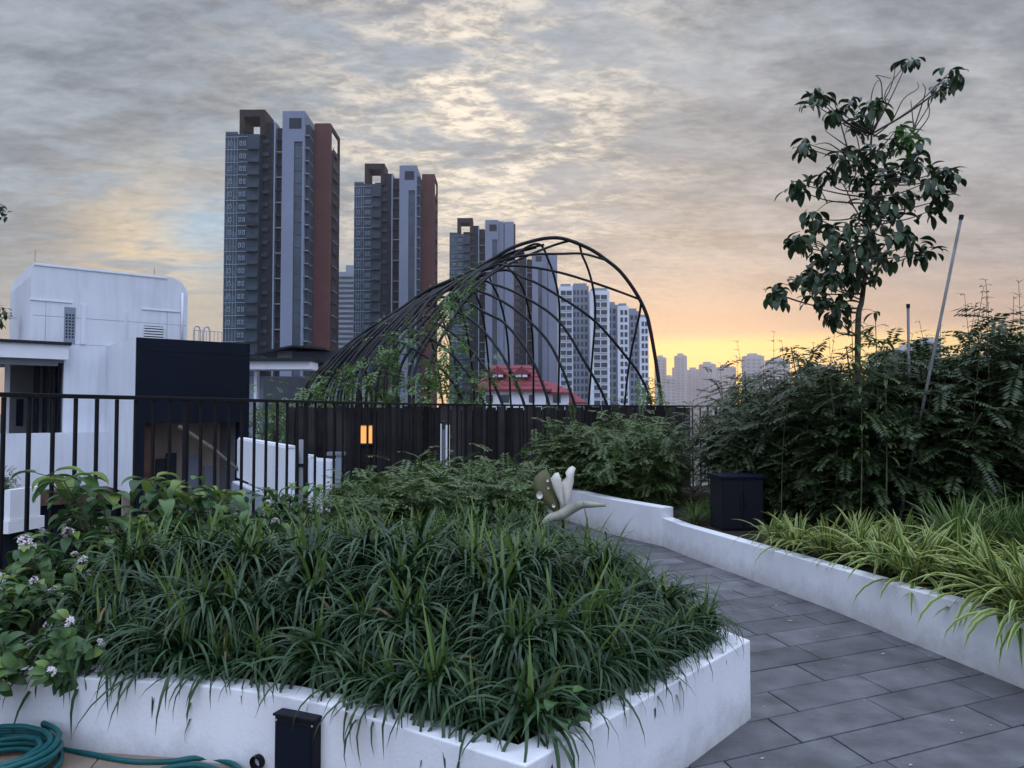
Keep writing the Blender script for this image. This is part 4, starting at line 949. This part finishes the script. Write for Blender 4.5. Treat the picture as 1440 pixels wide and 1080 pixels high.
ws = MB(); ws.box(tx(398.1), tx(415), -2, 10, 0, tz(161)); ws.box(tx(427), tx(430), -2, 10, 0, tz(161)); ws.box(tx(415.01), tx(426.99), -2, 10, tz(204), tz(161)); ws.build('pale_slab', 'towerwhite', tw)
tbx('slit_window', 415.05, 426.95, 204.1, -1.5, 9, 'towerglass'); tbx('sign_window', 408, 425.5, 171, -2.07, -2.001, 'towerdark', 186)
sl = MB()
for k in range(24): sl.box(tx(415.06), tx(426.94), -1.6, -1.501, tz(208)-k*FH-.2, tz(208)-k*FH)
sl.build('slit_mullions', 'towerblue', tw)['kind'] = 'stuff'
tbx('side_glass', 430.1, 435.8, 178, -.5, 9.8, 'towerblue')
tbx('brick_wall', 436, 460, 167, 4, 5.5, 'towerred'); tbx('brick_end', 436.1, 460, 203, 5.51, 16, 'towerbrown'); bw = MB(); bw.box(tx(457), tx(460), 5.51, 16, tz(173), tz(167.01)); bw.box(tx(457), tx(460), 15, 16, tz(202.9), tz(173.1)); bw.box(tx(437), tx(456.9), 5.51, 6.5, tz(202.9), tz(170)); bw.build('end_frame', 'towerbrown', tw)
tbx('antenna', 406, 406.4, 156, 2, 2.1, 'steel', 160.9); tbx('water_tank', 386, 394, 172, 6, 10, 'towerdark', 175.9)
tw.scale = (.985, .985, 1.013); tw.location.x -= .5
for (px, Y, l) in ((557, 262, 'second dark apartment tower from the left with a pale slab rising above the dome'), (679, 337, 'third dark apartment tower from the left, its pale slab behind the dome crown'), (746, 408, 'smallest looking dark apartment tower behind the right half of the dome ribs')):
    c = copy_tree(tw); c.location = (at(px, 600, Y).x, Y, GZ); c['label'] = l
    if 'group' in c: del c['group']
    c.scale = (.955, .955, .985*{262: 1.047, 337: 1.048, 408: 1.054}[Y])
    if Y > 300:
        for ch in list(c.children):
            if ch.name.split('.')[0] in ('brick_wall', 'brick_end', 'end_frame', 'end_window', 'end_ledge', 'side_balcony', 'side_glass'): bpy.data.objects.remove(ch)
        xe = 466 if Y < 400 else 470
        tbx('pale_slab', 430.4, 442, 163, -1, 9, 'towerwhite', None, c); tbx('slab_joint', 442.1, 443.8, 165, -.2, 8, 'towerdark', None, c); tbx('pale_slab', 443.9, xe, 164, -1.2, 9, 'towerwhite', None, c)
        if Y < 400: tbx('brick_end', 466.1, 470, 166, .5, 8, 'towerred', None, c)
# bluish tower glimpsed between the first two
o = empty('slab_block', (at(488, 600, 480).x, 480, GZ), 0, 'pale bluish slab block glimpsed in the gap between the two left towers', 'apartment block')
q = 480/1080; zz = lambda py: EYE+(580-py)*q-GZ
MB().box(-9, 16, 0, 14, 0, zz(381)).build('wall', 'hdbgrey', o); MB().box(-2, 8, 2, 8, zz(380.9), zz(371)).build('roof_room', 'hdbgrey', o); fb = MB()
for k in range(28): fb.box(-9.1, 16.1, -.3, -.001, zz(388)-k*3.2-1.5, zz(388)-k*3.2)
fb.build('window_band', 'towerblue', o)
# ------------------------------------------------------------------ white housing blocks on the right of the dome
BY = 330.; bS = BY/1080
def hblock(label, wings, cx):
    o = empty('housing_block', (at(cx, 600, BY).x, BY, GZ), 0, label, 'apartment block'); bx_ = lambda px: (px-cx)*bS; bz = lambda py: EYE+(580-py)*bS-GZ
    for (x0, x1, yt, d0, cols, grey) in wings:
        w_ = MB().box(bx_(x0), bx_(x1), d0, d0+16, 0, bz(yt)).build('wing', 'hdbgrey' if grey else 'hdb', o)
        MB().box(bx_(x0)+.8, bx_(x1)-.8, d0+1, d0+12, bz(yt)+.001, bz(yt)+1.3).build('roof_room', 'hdbgrey', w_)
        for k in range(15):
            z = bz(yt+6)-k*10.6*bS
            for a, b in cols:
                MB().box(bx_(a), bx_(b), d0-.12, d0-.001, z-2.05, z).build('window', 'towerglass', w_)
                MB().box(bx_(a)-.2, bx_(b)+.2, d0-.5, d0-.121, z-2.3, z-2.06).build('sill', 'hdb', w_) if (b-a) > 5 else None
    return o
hblock('pale white apartment block with stacked dark windows just right of the towers', [(787, 806, 402, 0, [(789, 796.2), (797.2, 804.6)], 0), (806.1, 829.9, 399, 4, [(808, 811), (813, 816), (818.5, 822), (824, 828)], 1), (830, 857, 409, -2, [(835, 843.6), (845, 853.5)], 0)], 822)
hblock('farther stepped white apartment block with curved edge beside the yellow sky', [(858, 872, 424, 8, [(860, 863.5), (866, 870)], 1), (872.1, 888, 427, 6, [(876, 880), (882, 886)], 0), (888.1, 904, 433, 9, [(892, 896), (898, 902)], 1), (904.1, 917, 443, 7, [(907, 910.5), (912, 915.5)], 0)], 888)
# ------------------------------------------------------------------ hazy skyline
kr = random.Random(3); used_l = []
def sky_block(label, x0, x1, yt, Y, shoulder=None):
    s = Y/1080; c = (x0+x1)/2; b = at(c, 600, Y); o = empty('skyline_block', (b.x, Y, GZ), 0, label, 'high-rise'); w_ = (x1-x0)*s/2; h = EYE+(580-yt)*s-GZ
    m = MB(); m.box(-w_, w_, 0, 24, 0, h)
    if shoulder: m.box(-w_*1.45, -w_*1.001, 2, 22, 0, h*.82)
    m.build('wall', 'far', o); r_ = MB(); r_.box(-w_*.55, w_*.35, 4, 16, h+.001, h+6*s*.6); r_.box(w_*.5, w_*.8, 6, 14, h+.001, h+2.2*s*.6); r_.build('roof_room', 'far', o)
    wb = MB(); n_ = max(2, int(h/6))
    for k in range(n_):
        for j in range(max(2, int(2*w_/9))):
            x = -w_+2+j*9
            if x+5 < w_: wb.box(x, x+5, -.4, -.001, 3+k*6, 5.6+k*6)
    wr_ = wb.build('window_rows', 'farwin', o); wr_['kind'] = 'stuff'
sky_block('tall plain hazy high-rise just right of the dome foot on the skyline', 924, 938, 503, 1500)
sky_block('tallest hazy high-rise with a shoulder on the yellow skyline right of the dome', 952, 967, 500, 1700, True)
sky_block('low wide hazy block between the two tallest skyline high-rises', 937, 950, 531, 1400)
sky_block('hazy block of middling height right of the tallest skyline high-rise', 968, 986, 520, 1900)
sky_block('hazy square block partly behind shrub tips right of the skyline peak', 987, 1008, 512, 1800)
sky_block('wide hazy block with tree tips in front left of the hedge top', 1011, 1036, 516, 2000)
sky_block('pale high-rise half hidden at the left shoulder of the hedge', 1050, 1076, 500, 1300)
sky_block('hazy block behind the hedge left of the young tree foliage', 1082, 1112, 506, 1500)
sky_block('low hazy block glimpsed behind the foot of the young tree', 1128, 1180, 516, 1600)
sky_block('hazy block left of the upright stake over the hedge', 1232, 1262, 497, 1300)
sky_block('grey high-rise right beside the upright stake over the hedge', 1268, 1292, 488, 1200)
sky_block('darker grey high-rise beside the leaning pole over the hedge', 1298, 1326, 477, 1100)
sky_block('low hazy block at the right edge behind the weed stalks', 1385, 1440, 497, 1500)
# ------------------------------------------------------------------ sky, sun, haze
SUN_AZ = R(13); SUN_EL = R(4)
w = bpy.data.worlds.new('World'); scene.world = w; w.use_nodes = True; nt = w.node_tree; L = nt.links.new
for n_ in list(nt.nodes): nt.nodes.remove(n_)
out = nd(nt, 'ShaderNodeOutputWorld'); bg = nd(nt, 'ShaderNodeBackground'); L(bg.outputs[0], out.inputs[0])
tc = nd(nt, 'ShaderNodeTexCoord'); sep = nd(nt, 'ShaderNodeSeparateXYZ'); L(tc.outputs['Generated'], sep.inputs[0])
X_, Y_, Z_ = sep.outputs
def mth(op, a, b=None, c=None, clamp=False):
    n_ = nd(nt, 'ShaderNodeMath', operation=op, use_clamp=clamp)
    for i, v in enumerate((a, b, c)):
        if v is None: continue
        if isinstance(v, (int, float)): n_.inputs[i].default_value = v
        else: L(v, n_.inputs[i])
    return n_.outputs[0]
def ramp(f, stops, interp='LINEAR'):
    r_ = nd(nt, 'ShaderNodeValToRGB'); r_.color_ramp.interpolation = interp; e = r_.color_ramp.elements
    while len(e) < len(stops): e.new(.5)
    for k, (p, c) in enumerate(stops): e[k].position = p; e[k].color = (*c, 1) if len(c) == 3 else c
    L(f, r_.inputs[0]); return r_.outputs['Color']
def smooth(f, a, b):
    n_ = nd(nt, 'ShaderNodeMapRange', interpolation_type='SMOOTHSTEP'); L(f, n_.inputs['Value']); n_.inputs['From Min'].default_value = a; n_.inputs['From Max'].default_value = b; return n_.outputs['Result']
def mix(f, a, b, bt='MIX'):
    n_ = nd(nt, 'ShaderNodeMix', data_type='RGBA', blend_type=bt)
    if isinstance(f, (int, float)): n_.inputs['Factor'].default_value = f
    else: L(f, n_.inputs['Factor'])
    for s_, v in (('A', a), ('B', b)):
        if isinstance(v, tuple): n_.inputs[s_].default_value = (*v, 1)
        else: L(v, n_.inputs[s_])
    return n_.outputs['Result']
def dirv(px, py): return ray(px, py).normalized()
def blob(px, py, k):
    d = dirv(px, py); n_ = nd(nt, 'ShaderNodeVectorMath', operation='DOT_PRODUCT'); L(tc.outputs['Generated'], n_.inputs[0]); n_.inputs[1].default_value = d
    return mth('POWER', mth('MAXIMUM', n_.outputs['Value'], 0), k)
def noise(vec, scale, det, rough=.55, dist=0.):
    n_ = nd(nt, 'ShaderNodeTexNoise'); L(vec, n_.inputs['Vector']); n_.inputs['Scale'].default_value = scale; n_.inputs['Detail'].default_value = det; n_.inputs['Roughness'].default_value = rough; n_.inputs['Distortion'].default_value = dist; return n_.outputs['Fac']
def lin(r, g, b):
    f = lambda u: ((u/255+.055)/1.055)**2.4 if u > 10 else u/255/12.92
    return (f(r), f(g), f(b))
zc = mth('ADD', mth('MAXIMUM', Z_, 0), .16)
cmb = nd(nt, 'ShaderNodeCombineXYZ'); L(mth('DIVIDE', X_, zc), cmb.inputs[0]); L(mth('DIVIDE', Y_, zc), cmb.inputs[1])
def rotmap(vec, rot, sx, sy, off=(0, 0, 0)):
    m_ = nd(nt, 'ShaderNodeMapping'); L(vec, m_.inputs['Vector']); m_.inputs['Rotation'].default_value = (0, 0, rot); m_.inputs['Scale'].default_value = (sx, sy, 1); m_.inputs['Location'].default_value = off; return m_.outputs[0]
P1 = rotmap(cmb.outputs[0], R(35), 1, 2.4, (.7, .3, 0)); P2 = rotmap(cmb.outputs[0], R(-55), 1.1, 1.9, (3, 1, 0))
big = noise(P1, 1.5, 7, .56, .3); mid_ = noise(P2, 3.6, 8, .58, .35); fine = noise(P2, 15., 7, .68, .25)
base = ramp(Z_, [(0., lin(225, 178, 130)), (.05, lin(222, 184, 148)), (.085, lin(200, 170, 158)), (.12, lin(188, 164, 158)), (.18, lin(176, 168, 170)), (.26, lin(172, 171, 175)), (.40, lin(172, 176, 183)), (.62, lin(158, 165, 176)), (1., lin(150, 165, 195))])
left_ = smooth(X_, .06, -.26)
base = mix(mth('MULTIPLY', left_, .9), base, ramp(Z_, [(0., lin(206, 182, 156)), (.10, lin(184, 178, 172)), (.20, lin(166, 174, 182)), (.4, lin(160, 168, 178)), (1., lin(120, 138, 175))]))
cov = smooth(mth('ADD', mth('MULTIPLY', big, .55), mth('MULTIPLY', mid_, .45)), .42, .58)
darkc = ramp(Z_, [(0., lin(170, 140, 120)), (.15, lin(146, 140, 142)), (.30, lin(122, 127, 136)), (.6, lin(112, 118, 130)), (1., lin(100, 112, 140))])
fade = smooth(Z_, .05, .22)
skyc = mix(mth('MULTIPLY', mth('MULTIPLY', cov, fade), .8), base, darkc)
# warm lit breaks in the cloud
g1 = mth('MULTIPLY', mth('MULTIPLY', blob(680, 175, 48), smooth(mid_, .38, .60)), mth('ADD', .45, mth('MULTIPLY', smooth(fine, .36, .60), .75))); g1b = mth('MULTIPLY', blob(560, 330, 50), smooth(mid_, .40, .60))
skyc = mix(mth('MULTIPLY', g1, .95, clamp=True), skyc, lin(252, 238, 218)); skyc = mix(mth('MULTIPLY', g1b, .22, clamp=True), skyc, lin(236, 216, 192))
g2 = mth('MULTIPLY', blob(215, 350, 300), smooth(mid_, .34, .56)); skyc = mix(mth('MULTIPLY', g2, .9, clamp=True), skyc, lin(236, 210, 172))
bl_ = mth('MULTIPLY', blob(290, 325, 700), smooth(big, .35, .55)); skyc = mix(mth('MULTIPLY', bl_, .8, clamp=True), skyc, lin(170, 198, 222))
rip = mth('MULTIPLY', mth('SUBTRACT', fine, .5), mth('MULTIPLY', fade, .8)); rr_ = mth('ADD', 1., rip)
rc = nd(nt, 'ShaderNodeCombineXYZ'); [L(rr_, rc.inputs[i]) for i in range(3)]
skyc = mix(1., skyc, rc.outputs[0], 'MULTIPLY')
# yellow band at the horizon round the sun
az = blob(1100, 560, 9); band = smooth(Z_, .104, .082); yb = mth('MULTIPLY', mth('MULTIPLY', az, band), .95, clamp=True)
strk = rotmap(cmb.outputs[0], 0, .25, 2.2); yb = mth('MULTIPLY', yb, mth('ADD', .72, mth('MULTIPLY', noise(strk, 1.2, 4), .55)), clamp=True)
skyc = mix(yb, skyc, lin(252, 220, 146))
# the open evening sky behind the camera and overhead is brighter and bluer than the cloud in front
BACK = mix(smooth(Z_, .1, .75), (.50, .60, .88), (1.55, 1.80, 2.40)); bk = mth('MAXIMUM', smooth(Y_, .15, -.55), smooth(Z_, .52, .85))
skyc = mix(bk, skyc, BACK)
nis = nd(nt, 'ShaderNodeTexSky', sky_type='NISHITA'); nis.sun_disc = False; nis.sun_elevation = SUN_EL; nis.sun_rotation = SUN_AZ
skyc = mix(1., skyc, mix(1., nis.outputs[0], (.05, .05, .05), 'MULTIPLY'), 'ADD') if False else skyc
bg2 = nd(nt, 'ShaderNodeBackground'); L(nis.outputs[0], bg2.inputs['Color']); bg2.inputs['Strength'].default_value = .02
L(skyc, bg.inputs['Color']); bg.inputs['Strength'].default_value = 1.
ads = nd(nt, 'ShaderNodeAddShader'); L(bg.outputs[0], ads.inputs[0]); L(bg2.outputs[0], ads.inputs[1]); L(ads.outputs[0], out.inputs[0])
sd = bpy.data.lights.new('sun', 'SUN'); sd.energy = .35; sd.angle = R(14); sd.color = (1, .80, .58); so = bpy.data.objects.new('sun', sd); COL.objects.link(so)
sv = V((math.sin(SUN_AZ)*math.cos(SUN_EL), math.cos(SUN_AZ)*math.cos(SUN_EL), math.sin(SUN_EL))); so.rotation_euler = (sv).to_track_quat('Z', 'Y').to_euler()
HAZE = 2.6e-4
if HAZE:
    hm = bpy.data.materials.new('haze'); hm.use_nodes = True; n2 = hm.node_tree
    for n_ in list(n2.nodes): n2.nodes.remove(n_)
    ho_ = n2.nodes.new('ShaderNodeOutputMaterial'); pv = n2.nodes.new('ShaderNodeVolumePrincipled'); pv.inputs['Color'].default_value = (.86, .78, .76, 1); pv.inputs['Density'].default_value = HAZE; pv.inputs['Anisotropy'].default_value = .6
    n2.links.new(pv.outputs[0], ho_.inputs['Volume']); hmb = MB().box(-1500, 1500, -60, 2060, GZ-1, 112); M['haze'] = hm
    o = hmb.build('haze', 'haze'); o['kind'] = 'stuff'
# ------------------------------------------------------------------ render settings
scene.view_settings.view_transform = 'Standard'; scene.view_settings.look = 'None'; scene.view_settings.exposure = 0.; scene.view_settings.gamma = 1.
scene.render.engine = 'CYCLES'; scene.cycles.use_denoising = True; scene.cycles.max_bounces = 6; scene.cycles.diffuse_bounces = 3; scene.cycles.glossy_bounces = 2; scene.cycles.transmission_bounces = 3; scene.cycles.transparent_max_bounces = 4; scene.cycles.volume_bounces = 0
scene.cycles.use_adaptive_sampling = True; scene.cycles.adaptive_threshold = .02
